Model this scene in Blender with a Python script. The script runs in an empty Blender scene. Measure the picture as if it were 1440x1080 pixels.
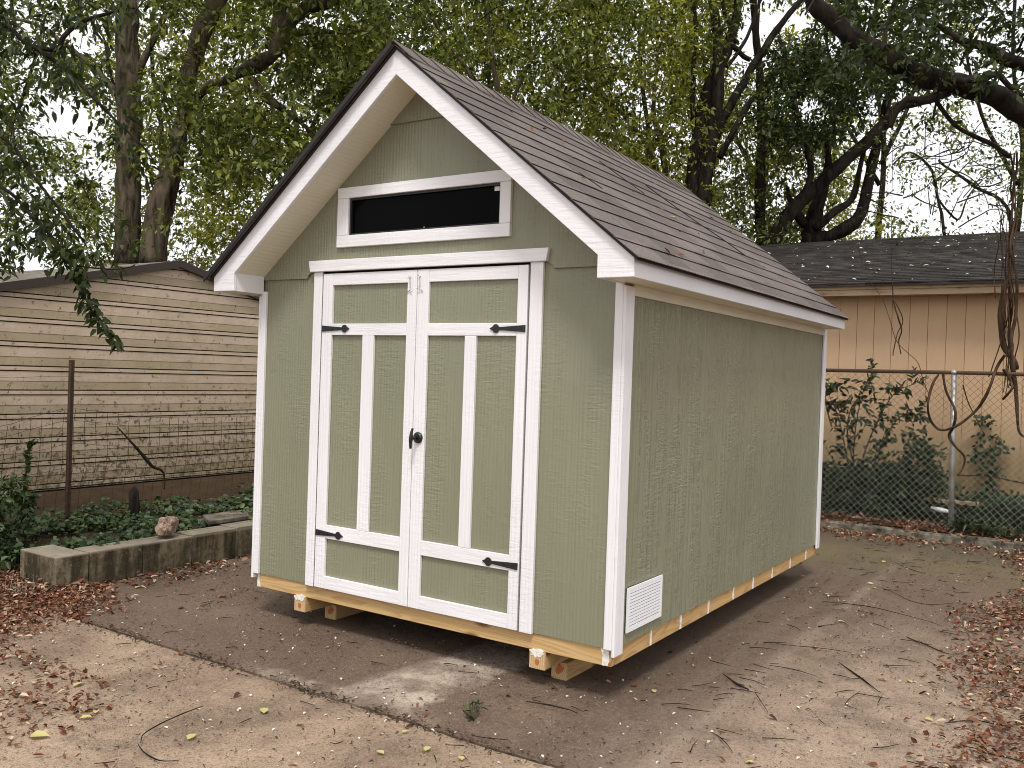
import bpy, math, random
import numpy as np
from mathutils import Vector, noise as mnoise
random.seed(7); rng = np.random.default_rng(7)
R = math.radians
sc = bpy.context.scene; col = sc.collection

# ------------------------------------------------------------------ camera
CAM = np.array([1.8622, -3.7629, 1.348]); FPX = 1268.3
_y, _p, _r = R(33.2821), R(-0.6147), R(1.9054)
FW = np.array([-math.sin(_y)*math.cos(_p), math.cos(_y)*math.cos(_p), math.sin(_p)])
_rt = np.array([math.cos(_y), math.sin(_y), 0.0]); _up = np.cross(_rt, FW)
RT = math.cos(_r)*_rt + math.sin(_r)*_up
UP = -math.sin(_r)*_rt + math.cos(_r)*_up
cd = bpy.data.cameras.new('camera'); cam = bpy.data.objects.new('camera', cd); col.objects.link(cam)
from mathutils import Matrix
cam.matrix_world = Matrix(((RT[0], UP[0], -FW[0], CAM[0]), (RT[1], UP[1], -FW[1], CAM[1]), (RT[2], UP[2], -FW[2], CAM[2]), (0, 0, 0, 1)))
cd.sensor_width = 36; cd.lens = 36*FPX/1440; cd.clip_start = 0.05; cd.clip_end = 600
sc.camera = cam

def at(u, v, d):                       # measured image position + distance ahead -> world point
    q = CAM + d*(FW + RT*(u-720)/FPX + UP*(540-v)/FPX); return Vector(q)
def uv_of(P):
    q = np.asarray(P) - CAM; z = q @ FW
    return 720 + FPX*(q @ RT)/z, 540 - FPX*(q @ UP)/z

G = -0.178                              # ground level; z = 0 is the underside of the shed's floor frame

# ------------------------------------------------------------------ object helpers
def tag(o, label=None, cat=None, group=None, kind=None):
    if label: o['label'] = label
    if cat: o['category'] = cat
    if group: o['group'] = group
    if kind: o['kind'] = kind
    return o
def empty(name, loc, label=None, cat=None, group=None):
    o = bpy.data.objects.new(name, None); o.location = loc; o.empty_display_size = .2; col.objects.link(o)
    return tag(o, label, cat, group)
def link(name, me, mat, parent=None):
    o = bpy.data.objects.new(name, me); col.objects.link(o)
    if mat is not None: me.materials.append(mat)
    if parent is not None:
        o.parent = parent
        w = Vector((0, 0, 0)); q = parent
        while q is not None: w += q.location; q = q.parent
        o.location = -w                  # meshes are written in world coordinates
    return o
class MB:
    def __init__(s): s.v = []; s.f = []
    def add(s, vs, fs):
        n = len(s.v); s.v += [tuple(a) for a in vs]; s.f += [tuple(i+n for i in f) for f in fs]; return s
    def box(s, x0, x1, y0, y1, z0, z1):
        return s.add([(x0,y0,z0),(x1,y0,z0),(x1,y1,z0),(x0,y1,z0),(x0,y0,z1),(x1,y0,z1),(x1,y1,z1),(x0,y1,z1)],
                     [(3,2,1,0),(4,5,6,7),(0,1,5,4),(1,2,6,5),(2,3,7,6),(3,0,4,7)])
    def prism(s, poly, ax, a, b):       # poly: 2D points in the two other axes
        n = len(poly)
        def mk(p, t):
            return (t, p[0], p[1]) if ax == 0 else (p[0], t, p[1]) if ax == 1 else (p[0], p[1], t)
        vs = [mk(p, a) for p in poly] + [mk(p, b) for p in poly]
        fs = [tuple(range(n)), tuple(range(2*n-1, n-1, -1))] + [(i, i+n, (i+1) % n + n, (i+1) % n) for i in range(n)]
        return s.add(vs, fs)
    def tube(s, pts, rad, seg=8, cap=True, rough=0.0):
        pts = [Vector(p) for p in pts]; n = len(pts)
        if not hasattr(rad, '__len__'): rad = [rad]*n
        prev = None; rings = []
        for i, p in enumerate(pts):
            t = (pts[min(i+1, n-1)] - pts[max(i-1, 0)])
            if t.length < 1e-9: t = Vector((0, 0, 1))
            t.normalize()
            if prev is None:
                a = Vector((0, 0, 1)) if abs(t.z) < .9 else Vector((1, 0, 0)); u = t.cross(a).normalized()
            else:
                u = prev - t*prev.dot(t)
                u = u.normalized() if u.length > 1e-6 else t.orthogonal().normalized()
            w = t.cross(u); prev = u
            for k in range(seg):
                a = 2*math.pi*k/seg; r = rad[i]
                if rough: r *= 1 + rough*mnoise.noise(Vector((p.x*6+math.cos(a)*2, p.y*6+math.sin(a)*2, p.z*5)))
                rings.append(p + (u*math.cos(a) + w*math.sin(a))*r)
        fs = [(i*seg+k, i*seg+(k+1) % seg, (i+1)*seg+(k+1) % seg, (i+1)*seg+k) for i in range(n-1) for k in range(seg)]
        if cap: fs += [tuple(range(seg-1, -1, -1)), tuple((n-1)*seg+k for k in range(seg))]
        return s.add(rings, fs)
    def build(s, name, mat, parent=None, smooth=False, bevel=0, label=None):
        me = bpy.data.meshes.new(name); me.from_pydata(s.v, [], s.f); me.validate()
        import bmesh
        b = bmesh.new(); b.from_mesh(me); bmesh.ops.recalc_face_normals(b, faces=b.faces); b.to_mesh(me); b.free()
        if smooth: me.polygons.foreach_set('use_smooth', [True]*len(me.polygons))
        o = link(name, me, mat, parent)
        if bevel:
            m = o.modifiers.new('bevel', 'BEVEL'); m.width = bevel; m.segments = 2; m.limit_method = 'ANGLE'; m.angle_limit = R(40)
        if label: o['label'] = label
        return o
def smooth_path(pts, n=6, jit=0.0, seed=0):
    P = [Vector(p) for p in pts]; out = []
    for i in range(len(P)-1):
        p0, p1, p2, p3 = P[max(i-1, 0)], P[i], P[i+1], P[min(i+2, len(P)-1)]
        for k in range(n):
            t = k/n
            q = .5*((2*p1) + (p2-p0)*t + (2*p0-5*p1+4*p2-p3)*t*t + (3*p1-p0-3*p2+p3)*t**3)
            if jit: q += Vector(mnoise.noise_vector(q*3 + Vector((seed, 0, 0))))*jit
            out.append(q)
    out.append(P[-1]); return out
def interp(vals, n):
    out = []
    for i in range(len(vals)-1):
        for k in range(n): out.append(vals[i] + (vals[i+1]-vals[i])*k/n)
    out.append(vals[-1]); return out

# ------------------------------------------------------------------ materials
class NT:
    def __init__(s, name):
        s.m = bpy.data.materials.new(name); s.m.use_nodes = True; s.t = s.m.node_tree; s.n = s.t.nodes; s.l = s.t.links
        s.b = s.n['Principled BSDF']; s.out = s.n['Material Output']; s._pos = None
    def node(s, typ, **kw):
        n = s.n.new(typ)
        for k, v in kw.items():
            if k in n.inputs and not hasattr(n, k): s.put(n.inputs[k], v)
            else: setattr(n, k, v)
        return n
    def put(s, inp, v):
        if isinstance(v, bpy.types.NodeSocket): s.l.new(v, inp)
        else: inp.default_value = v
    def pos(s):
        if s._pos is None: s._pos = s.n.new('ShaderNodeNewGeometry').outputs['Position']
        return s._pos
    def mapped(s, scale, loc=(0, 0, 0), rot=(0, 0, 0)):
        n = s.n.new('ShaderNodeMapping'); s.l.new(s.pos(), n.inputs['Vector'])
        n.inputs['Scale'].default_value = scale; n.inputs['Location'].default_value = loc; n.inputs['Rotation'].default_value = rot
        return n.outputs[0]
    def noise(s, vec, scale, detail=3, rough=.5, dist=0):
        n = s.n.new('ShaderNodeTexNoise'); s.l.new(vec, n.inputs['Vector'])
        n.inputs['Scale'].default_value = scale; n.inputs['Detail'].default_value = detail
        n.inputs['Roughness'].default_value = rough; n.inputs['Distortion'].default_value = dist
        return n.outputs[0]
    def wave(s, vec, scale, dist=2, detail=2, dscale=1, dirn='X', typ='BANDS'):
        n = s.n.new('ShaderNodeTexWave'); s.l.new(vec, n.inputs['Vector']); n.wave_type = typ
        if typ == 'BANDS': n.bands_direction = dirn
        else: n.rings_direction = dirn
        for k, v in (('Scale', scale), ('Distortion', dist), ('Detail', detail), ('Detail Scale', dscale)): n.inputs[k].default_value = v
        return n.outputs['Fac']
    def vor(s, vec, scale, feat='F1', rnd=1):
        n = s.n.new('ShaderNodeTexVoronoi'); s.l.new(vec, n.inputs['Vector']); n.feature = feat
        n.inputs['Scale'].default_value = scale; n.inputs['Randomness'].default_value = rnd
        return n.outputs['Distance']
    def math(s, op, a, b=0, c=0, clamp=False):
        n = s.n.new('ShaderNodeMath'); n.operation = op; n.use_clamp = clamp
        s.put(n.inputs[0], a); s.put(n.inputs[1], b)
        if len(n.inputs) > 2: s.put(n.inputs[2], c)
        return n.outputs[0]
    def ramp(s, fac, stops):
        n = s.n.new('ShaderNodeValToRGB'); s.l.new(fac, n.inputs[0]); e = n.color_ramp.elements
        while len(e) > 1: e.remove(e[0])
        for i, (p, c) in enumerate(stops):
            c = (c, c, c) if not hasattr(c, '__len__') else c
            el = e[0] if i == 0 else e.new(p)
            el.position = p; el.color = (*c, 1)
        return n.outputs[0]
    def mix(s, fac, a, b, mode='MIX'):
        n = s.n.new('ShaderNodeMix'); n.data_type = 'RGBA'; n.blend_type = mode
        s.put(n.inputs[0], fac)
        for i, v in ((6, a), (7, b)):
            if isinstance(v, bpy.types.NodeSocket): s.l.new(v, n.inputs[i])
            else: n.inputs[i].default_value = (*v, 1) if len(v) == 3 else v
        return n.outputs[2]
    def sep(s, vec=None):
        n = s.n.new('ShaderNodeSeparateXYZ'); s.l.new(vec if vec is not None else s.pos(), n.inputs[0]); return n.outputs
    def island(s):
        return s.n.new('ShaderNodeNewGeometry').outputs['Random Per Island']
    def color(s, v): s.put(s.b.inputs['Base Color'], v if isinstance(v, bpy.types.NodeSocket) else (*v, 1)); return s
    def rough(s, v): s.put(s.b.inputs['Roughness'], v); return s
    def spec(s, v): s.b.inputs['Specular IOR Level'].default_value = v; return s
    def metal(s, v): s.b.inputs['Metallic'].default_value = v; return s
    def bump(s, h, strength=.5, dist=.01):
        n = s.n.new('ShaderNodeBump'); s.l.new(h, n.inputs['Height']); n.inputs['Strength'].default_value = strength
        n.inputs['Distance'].default_value = dist; s.l.new(n.outputs[0], s.b.inputs['Normal']); return s
    def band(s, x, a, b, soft):         # 1 between a and b with soft edges
        m1 = s.node('ShaderNodeMapRange', interpolation_type='SMOOTHSTEP'); s.put(m1.inputs[0], x)
        m1.inputs[1].default_value = a-soft; m1.inputs[2].default_value = a+soft
        m2 = s.node('ShaderNodeMapRange', interpolation_type='SMOOTHSTEP'); s.put(m2.inputs[0], x)
        m2.inputs[1].default_value = b-soft; m2.inputs[2].default_value = b+soft
        return s.math('MULTIPLY', m1.outputs[0], s.math('SUBTRACT', 1.0, m2.outputs[0]))

def paint(name, base, grain, bumpk=.35, rgh=.42, siding=False, streak=1.0):
    """embossed painted wood; grain: axis (0,1,2) the fibres run along, or an angle for the rakes"""
    t = NT(name)
    rot = (0, 0, 0)
    if isinstance(grain, float): rot = (0, grain, 0); ax = 0
    else: ax = grain
    sc1 = [70, 70, 70]; sc1[ax] = 6; sc2 = [26, 26, 26]; sc2[ax] = 1.3; sc3 = [14, 14, 14]; sc3[ax] = 75
    fib = t.noise(t.mapped(sc1, rot=rot), 1, 2, .5, .4)
    cath = t.wave(t.mapped(sc2, rot=rot), .55, 5.5, 3, .9, 'XYZ'[1 if ax == 0 else 0])
    rip = t.noise(t.mapped(sc3, rot=rot), 1, 2, .55, .8)
    zone = t.noise(t.mapped((3.1, 3.1, 1.1), rot=rot), 1.6, 2)
    h = t.math('ADD', t.math('MULTIPLY', fib, .45), t.math('MULTIPLY', t.math('MULTIPLY', cath, zone), .55 if siding else .35))
    h = t.math('ADD', h, t.math('MULTIPLY', t.math('MULTIPLY', rip, t.ramp(zone, [(.42, .0), (.62, 1.0)])), .75 if siding else .45))
    if siding:
        lines = t.noise(t.mapped((17, 17, .9)), 1, 3, .75, .35)
        ridge = t.ramp(lines, [(.535, 0.), (.56, 1.), (.585, 0.)])
        brk = t.ramp(t.noise(t.mapped((4, 4, 22)), 1, 4, .7), [(.42, 0.), (.55, 1.)])
        h = t.math('ADD', h, t.math('MULTIPLY', t.math('MULTIPLY', ridge, brk), .55*streak))
        broad = t.noise(t.mapped((24, 24, .12)), 1, 2)
        h = t.math('ADD', h, t.math('MULTIPLY', broad, 1.1*streak))
    t.bump(h, bumpk, .0085 if siding else .005)
    var = t.noise(t.mapped((1.3, 1.3, .9)), 1.2, 4)
    c = t.mix(t.ramp(var, [(.3, 0.), (.7, 1.)]), tuple(b*.93 for b in base), tuple(b*1.05 for b in base))
    if siding:
        dirt = t.ramp(t.noise(t.mapped((9, 9, 2)), 1, 5, .7), [(.52, 0.), (.8, .35)])
        c = t.mix(t.math('MULTIPLY', dirt, .25), c, tuple(b*.8 for b in base))
    t.color(c).rough(rgh).spec(.4)
    return t.m

GREEN = (.234, .232, .156); WHITE = (.80, .78, .79)
M = {}
M['siding'] = paint('sage_siding_paint', GREEN, 2, .55, .34, True, .35)
M['siding_side'] = paint('sage_side_siding_paint', GREEN, 2, .75, .30, True, .9)
M['white_v'] = paint('white_trim_upright', WHITE, 2, .95)
M['white_h'] = paint('white_trim_level', WHITE, 0, .95)
M['white_y'] = paint('white_trim_eave', WHITE, 1, .5)
SL = math.atan(.8143)
M['white_r1'] = paint('white_trim_rake_right', WHITE, -SL, .95)
M['white_r2'] = paint('white_trim_rake_left', WHITE, SL, .95)
M['soffit'] = paint('cream_soffit_paint', (.75, .71, .57), 1, .6)

def pine(name, base, dark, ax):
    t = NT(name); s1 = [30, 30, 30]; s1[ax] = 1.4
    s0 = [9, 9, 9]; s0[ax] = .9
    fld = t.noise(t.mapped(s0), 1, 2, .45, .3)
    rings = t.math('FRACT', t.math('MULTIPLY', fld, 13))
    fine = t.noise(t.mapped([s*4 for s in s1]), 1, 3)
    knots = t.ramp(t.vor(t.mapped([5 if i != ax else 2.2 for i in range(3)]), 1), [(.06, 1.), (.14, 0.)])
    c = t.mix(t.ramp(rings, [(.35, 0.), (.88, .75), (.97, 0.)]), base, dark)
    c = t.mix(t.math('MULTIPLY', fine, .35), c, tuple(b*.7 for b in base))
    c = t.mix(knots, c, tuple(b*.45 for b in dark))
    t.color(c).rough(.7).spec(.25).bump(fine, .25, .003)
    return t.m
M['pine_x'] = pine('yellow_pine_front', (.60, .40, .185), (.42, .235, .085), 0)
M['pine_y'] = pine('yellow_pine_side', (.55, .35, .155), (.36, .19, .07), 1)
def end_grain():
    t = NT('pine_end_grain')
    r = t.wave(t.mapped((1, .01, 1)), 30, 1.5, 2, 3, 'Y', 'RINGS')
    c = t.mix(r, (.60, .42, .22), (.46, .28, .13)); t.color(c).rough(.8)
    return t.m
t = NT('white_caulk'); t.color(t.mix(t.ramp(t.noise(t.mapped((1, 1, 1)), 60, 4, .7), [(.45, 0.), (.65, .8)]), (.80, .78, .74), (.58, .46, .32))).rough(.6); M['caulk'] = t.m
M['pine_red'] = NT('pine_heart').color((.42, .13, .04)).rough(.8).m
t = NT('black_iron'); t.color((.012, .012, .013)).rough(.45); t.bump(t.noise(t.mapped((90, 90, 90)), 1, 2), .2, .002); M['iron'] = t.m
M['steel'] = NT('galvanised_steel').color((.55, .55, .56)).rough(.35).metal(.9).m
M['hinge'] = NT('grey_hinge').color((.18, .18, .19)).rough(.5).metal(.5).m
M['dark'] = NT('dark_interior').color((.02, .018, .015)).rough(.9).m
M['ply'] = NT('plywood_inside').color((.08, .06, .04)).rough(.9).m
t = NT('window_glass'); t.color((.002, .002, .002)).rough(.12).spec(.03); M['glass'] = t.m
M['sticker'] = NT('paper_sticker').color((.7, .7, .7)).rough(.6).m
M['vinyl'] = NT('white_vinyl').color((.84, .84, .86)).rough(.35).m

def shingle(name, a, b, c3, ex, grit=1.0, along=1):
    t = NT(name); P = t.sep()
    tab = t.n.new('ShaderNodeTexWhiteNoise'); tab.noise_dimensions = '3D'
    mp = t.n.new('ShaderNodeCombineXYZ')
    t.l.new(t.math('FLOOR', t.math('ADD', t.math('DIVIDE', P[along], .31), t.math('MULTIPLY', t.math('FLOOR', t.math('DIVIDE', P[2], ex)), .37))), mp.inputs[0])
    t.l.new(t.math('FLOOR', t.math('DIVIDE', P[2], ex)), mp.inputs[1]); t.l.new(mp.outputs[0], tab.inputs[0])
    g = t.noise(t.mapped((1, 1, 1)), 260, 2, .8); blot = t.noise(t.mapped((1, 1, 1)), 7, 4, .65)
    c = t.mix(tab.outputs[0], a, b)
    c = t.mix(t.ramp(blot, [(.35, 0.), (.7, .6)]), c, c3)
    c = t.mix(t.ramp(g, [(.42, .6*grit), (.55, 0.)]), c, tuple(x*.35 for x in a))
    c = t.mix(t.ramp(g, [(.60, 0.), (.72, .55*grit)]), c, tuple(min(1, x*2.4) for x in b))
    t.color(c).rough(.9).spec(.15); t.bump(g, .5, .004)
    return t.m
M['shingle'] = shingle('brown_asphalt_shingle', (.120, .097, .085), (.228, .190, .170), (.165, .136, .122), .0895)
M['shingle_old'] = shingle('weathered_grey_shingle', (.030, .026, .024), (.085, .076, .070), (.055, .046, .040), .05, 1.0, 0)
M['edge_black'] = NT('black_edge_backing').color((.018, .016, .015)).rough(.7).m  # shade of the roof edges put into the colour; also backs the metal wall

# ------------------------------------------------------------------ the shed
W = 2.44; L = 3.554; XM = -W/2; ZS = .085; K = .8143
shed = empty('garden_shed', (XM, L/2, G), 'sage green garden shed with white trim, double doors and brown shingle roof', 'shed')
def part(mb, name, mat, parent=shed, bevel=0, **kw): return mb.build(name, mat, parent, bevel=bevel, **kw)
# soffit (underside of the roof) height above x
def zroof(x, drop=0.0): return 2.991 - abs(x-XM)*K - drop        # top of rake boards
SOF = .128
# front wall: lower panel (with door opening closed by the doors), gable panels lapped outwards
lo = MB(); lo2 = MB()
lo.prism([(-W, ZS), (-1.98, ZS), (-1.98, 1.96), (-W, 1.96)], 1, 0, .012)
lo2.prism([(-.45, ZS), (0, ZS), (0, 1.96), (-.45, 1.96)], 1, 0, .012)
part(lo, 'front_wall', M['siding']); part(lo2, 'front_wall', M['siding'])
gw = MB(); y0, y1 = -.0155, -.0004
zl = 1.868
def gx(z): return (2.991-SOF+.012-z)/K                           # half width of the gable at z
wx0, wx1, wz0, wz1 = -1.74, -.685, 2.09, 2.32
# lower edge steps up round the door head
def clipx(z): return min(gx(z), W/2)
def gpoly(za, zb, xa=None, xb=None):
    """piece of the gable between heights za and zb, optionally cut at xa / xb"""
    L_, R_ = [], []
    zs = sorted({za, zb, *[z for z in (2.991-SOF+.012-K*W/2,) if za < z < zb]})
    for z in zs:
        L_.append((max(XM-clipx(z), xa) if xa is not None else XM-clipx(z), z))
        R_.append((min(XM+clipx(z), xb) if xb is not None else XM+clipx(z), z))
    return L_ + R_[::-1]
z1 = 1.905
gw.prism(gpoly(zl, z1, None, -2.0)[:-1] + [(-2.035, 1.890), (-2.06, zl)] if False else [(-W, zl), (-2.055, zl), (-2.05, 1.884), (-2.03, 1.899), (-2.0, z1), (-W, z1)], 1, y0, y1)
gw.prism([(0, zl), (0, z1), (-.44, z1), (-.41, 1.899), (-.385, 1.884), (-.38, zl)], 1, y0, y1)
gw.prism(gpoly(z1, wz0), 1, y0, y1)
a = gpoly(wz0, wz1, None, None)
gw.prism([(XM-clipx(wz0), wz0), (wx0, wz0), (wx0, wz1), (XM-clipx(wz1), wz1)], 1, y0, y1)
gw.prism([(wx1, wz0), (XM+clipx(wz0), wz0), (XM+clipx(wz1), wz1), (wx1, wz1)], 1, y0, y1)
gw.prism(gpoly(wz1, 2.70), 1, y0, y1)
part(gw, 'gable_siding', M['siding'])
gt = MB(); gt.prism(gpoly(2.686, 2.991-SOF+.011), 1, -.029, -.0157); part(gt, 'gable_siding', M['siding'])
# side walls, back wall, floor
for nm, xa, xb in (('side_wall', -.012, 0), ('side_wall', -W, -W+.012)):
    m = MB(); m.box(xa, xb, .0125, L-.002, ZS, 1.86); part(m, nm, M['siding_side'])
# faint vertical shiplap edges on the long wall
m = MB(); m.prism([(-W+.013, ZS), (-.013, ZS), (-.013, 1.86), (XM, 2.86), (-W+.013, 1.86)], 1, L-.012, L); part(m, 'back_wall', M['siding'])
m = MB(); m.box(-W+.02, -.02, .03, L-.02, .075, .11); part(m, 'floor', M['ply'])
m = MB(); m.box(-1.98, -.45, .012, .03, .07, 1.91); part(m, 'door_backing', M['dark'])
# floor frame
m = MB(); m.box(-W+.012, -.012, .010, .048, 0, .0838); part(m, 'rim_joist', M['pine_x'], bevel=.003)
m = MB(); m.box(-.050, -.010, .049, L-.012, 0, .0838); part(m, 'rim_joist', M['pine_y'], bevel=.003)
m = MB(); m.box(-W+.012, -W+.05, .049, L-.012, 0, .0838); part(m, 'rim_joist', M['pine_y'], bevel=.003)
m = MB(); m.box(-W+.051, -.051, L-.05, L-.013, 0, .0838); part(m, 'rim_joist', M['pine_x'])
for k in range(1, 9):
    m = MB(); y = k*.4064; m.box(-W+.051, -.051, y, y+.038, .002, .074); part(m, 'floor_joist', M['pine_x'])
rnd = random.Random(3)
def blob_strip(pts2, depth_ax, a, b):  # ragged filled patch
    m = MB(); m.prism(pts2, depth_ax, a, b); return m
for yc in (.44, .824, 1.233, 1.652, 2.029, 2.435, 2.857, 3.269):
    n = 6; l = []; r_ = []
    for i in range(n+1):
        z = .004 + i*(.078/n); w = .009*(.7+.6*rnd.random()) * (1.2 if i > 3 else 1)
        l.append((yc-w, z)); r_.append((yc+w*1.1, z))
    part(MB().prism(l + r_[::-1], 0, -.0098, -.0065), 'caulk_seam', M['caulk'])
cm = MB(); cm2 = MB()
cm.prism([(-.058, .002), (-.028, .004), (-.020, .03), (-.024, .083), (-.066, .083), (-.056, .05)], 1, .006, .0098)
cm2.prism([(-W+.012, .001), (-W+.04, .002), (-W+.03, .04), (-W+.032, .083), (-W+.018, .083), (-W+.014, .05)], 1, .006, .0098)
part(cm, 'caulk_seam', M['caulk']); part(cm2, 'caulk_seam', M['caulk'])
m = MB(); m.box(-.022, -.012, .0045, .0096, .004, .022); part(m, 'wood_bruise', M['pine_red'])
# skids (parts of the shed) with end grain
M['end'] = end_grain()
for xs in (-.411, -2.055):
    m = MB(); m.box(xs-.045, xs+.045, .012, L-.012, -.0885, -.0005); part(m, 'skid', M['pine_y'], bevel=.003)
    m = MB(); m.box(xs-.0445, xs+.0445, .005, .0118, -.0880, -.001); e = part(m, 'skid_end', M['end'])
    m = MB(); c = (xs+.0, -.055)
    m.prism([(c[0]+.013*math.cos(a)*(1+.2*math.sin(3*a)), c[1]+.015*math.sin(a)) for a in [i*math.pi/6 for i in range(12)]], 1, .0035, .0048); part(m, 'heartwood', M['pine_red'])
    m = MB(); pp = [(xs-.047, -.022), (xs-.03, -.034), (xs-.012, -.03), (xs+.004, -.036), (xs+.02, -.028), (xs+.046, -.032), (xs+.048, .006), (xs+.03, .014), (xs+.012, .024), (xs-.002, .030), (xs-.016, .022), (xs-.034, .018), (xs-.05, .004)]
    rq = random.Random(int(xs*100)); nn = 26; pp = []
    for i_ in range(nn):
        a_ = 2*math.pi*i_/nn; ex_ = .036*(1+.30*rq.uniform(-1, 1)); ez_ = (.013 if math.sin(a_) > 0 else .024)*(1+.38*rq.uniform(-1, 1))
        pp.append((xs-.002+max(-.0445, min(.0445, ex_*1.15*math.cos(a_))), -.004+ez_*math.sin(a_)))
    m.prism(pp, 1, .0022, .0095); part(m, 'caulk_seam', M['caulk'])
# corner boards
def boards(name, lst, mat, parent=shed, bev=.003):
    for b in lst: part(MB().box(*b), name, mat, parent, bevel=bev)
boards('corner_trim', [(-.042, .0005, -.018, -.0003, ZS, 1.80), (-W-.0005, -W+.042, -.018, -.0003, ZS, 1.80)], M['white_v'])
boards('corner_trim', [(.0008, .016, -.019, .072, ZS-.03, 1.775), (-W-.018, -W-.0008, -.019, .072, ZS-.03, 1.775),
                       (.0008, .016, L-.058, L+.016, ZS-.03, 1.775), (-W-.018, -W-.0008, L-.058, L+.016, ZS-.03, 1.775)], M['white_v'])
# door surround
boards('door_trim', [(-1.994, -1.926, -.020, -.0005, ZS-.004, 1.9015), (-.508, -.436, -.020, -.0005, ZS-.004, 1.9015)], M['white_v'])
m = MB(); m.prism([(-2.013, 1.902), (-.413, 1.902), (-.400, 1.966), (-2.026, 1.966)], 1, -.037, -.0095); part(m, 'door_header', M['white_h'], bevel=.003)
# piano hinge pins between trim and door
for x in (-1.9215, -.5115):
    m = MB(); z = ZS
    while z < 1.885:
        m.tube([(x, -.017, z), (x, -.017, z+.019)], .0028, 6); z += .0225
    part(m, 'piano_hinge', M['hinge'])
# doors
def door(xa, xb, stl, mul, strr, hinge_side):
    yf = -.006
    d = part(MB().box(xa, xb, yf, .0105, ZS+.002, 1.888), 'door', M['siding'])
    wt = .018; yb = yf-.0003; ya = yf-wt
    for x0_, x1_ in (stl, strr):
        part(MB().box(x0_, x1_, ya, yb, ZS, 1.889), 'stile', M['white_v'], d, bevel=.0025)
    x0_, x1_ = stl[1]+.0006, strr[0]-.0006
    for za, zb in ((ZS, .156), (.373, .450), (1.538, 1.603), (1.822, 1.889)):
        part(MB().box(x0_, x1_, ya+.001, yb, za, zb), 'rail', M['white_h'], d, bevel=.0025)
    part(MB().box(mul[0], mul[1], ya+.0006, yb, .4506, 1.5374), 'mullion', M['white_v'], d, bevel=.0025)
    for zc in (1.575, .402):
        s = 1 if hinge_side == 'l' else -1
        xh = xa+.006 if s == 1 else xb-.006
        out = [(0, .0175), (.155, .0075), (.163, .017), (.172, .022), (.184, .021), (.193, .011), (.213, 0), (.193, -.011), (.184, -.021), (.172, -.022), (.163, -.017), (.155, -.0075), (0, -.0175)]
        m = MB(); m.prism([(xh+s*p[0]*1.0, zc+p[1]) for p in out], 1, ya-.0065, ya-.0005)
        h = part(m, 'strap_hinge', M['iron'], d, bevel=.0012)
        for bx in (.03, .085, .178): part(MB().tube([(xh+s*bx, ya-.0085, zc), (xh+s*bx, ya-.0060, zc)], .0045, 8), 'bolt', M['iron'], d)
    return d, ya
dl, ya = door(-1.916, -1.2195, (-1.914, -1.838), (-1.600, -1.516), (-1.284, -1.2200), 'l')
dr, ya = door(-1.2155, -.517, (-1.2150, -1.138), (-.893, -.821), (-.577, -.5185), 'r')
# T handle on the right door: rose, neck and bar
m = MB(); zc, xc = .995, -1.176
m.tube([(xc, ya-.0005, zc), (xc, ya-.008, zc), (xc, ya-.016, zc)], [.030, .030, .022], 20)
part(m, 'handle_rose', M['iron'], dr, smooth=False)
m = MB(); m.tube([(xc, ya-.0162, zc), (xc, ya-.052, zc)], .0095, 10)
m.tube(smooth_path([(xc+.006, ya-.056, zc+.052), (xc+.001, ya-.060, zc+.028), (xc-.001, ya-.060, zc), (xc-.003, ya-.060, zc-.03), (xc-.007, ya-.054, zc-.055)], 4), interp([.006, .008, .012, .008, .007], 4), 10)
part(m, 'handle', M['iron'], dr, smooth=True)
# hook and eye pairs near the tops of the doors
for d, xk, s in ((dl, -1.262, -1), (dr, -1.196, 1)):
    m = MB(); w_ = .0022; z = 1.852
    m.tube([(xk, ya, z), (xk, ya-.012, z), (xk+.004*s, ya-.015, z-.006), (xk, ya-.010, z-.010)], w_, 6)
    m.tube(smooth_path([(xk-.010, ya-.006, z+.006), (xk, ya-.010, z-.004), (xk+.004, ya-.011, z-.025), (xk+.004, ya-.010, z-.052), (xk-.002*s, ya-.010, z-.060)], 4), w_, 6)
    m.tube(smooth_path([(xk-.016*s, ya-.010, z-.079 if s < 0 else z-.064), (xk-.004*s, ya-.012, z-.068), (xk+.010, ya-.009, z-.067), (xk+.020*s, ya-.004, z-.082)], 4), w_, 6)
    part(m, 'hook', M['steel'], d, smooth=True)
# gable window
win = part(MB().box(-1.811, -.631, -.0345, -.0095, 2.034, 2.100), 'window_frame', M['white_h'], bevel=.003)
part(MB().box(-1.811, -.631, -.0345, -.0095, 2.309, 2.369), 'window_frame', M['white_h'], bevel=.003)
part(MB().box(-1.811, -1.727, -.0340, -.0095, 2.1005, 2.3085), 'window_frame', M['white_v'], bevel=.003)
part(MB().box(-.696, -.631, -.0340, -.0095, 2.1005, 2.3085), 'window_frame', M['white_v'], bevel=.003)
m = MB(); m.box(-1.735, -.69, -.004, .002, 2.095, 2.315); pane = part(m, 'window_pane', M['glass'])
m = MB(); m.box(-1.7265, -1.716, -.020, -.0045, 2.101, 2.308); m.box(-.7075, -.6965, -.020, -.0045, 2.101, 2.308)
m.box(-1.7155, -.708, -.020, -.0045, 2.297, 2.308); m.box(-1.7155, -.708, -.020, -.0045, 2.101, 2.110); part(m, 'window_sash', M['iron'])
m = MB(); m.box(-.748, -.709, -.0065, -.0042, 2.272, 2.294); m.build('sticker', M['sticker'], pane)
m = MB(); m.box(-1.20, -1.196, -.0065, -.0042, 2.113, 2.121); m.build('latch', M['steel'], pane)
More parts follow.
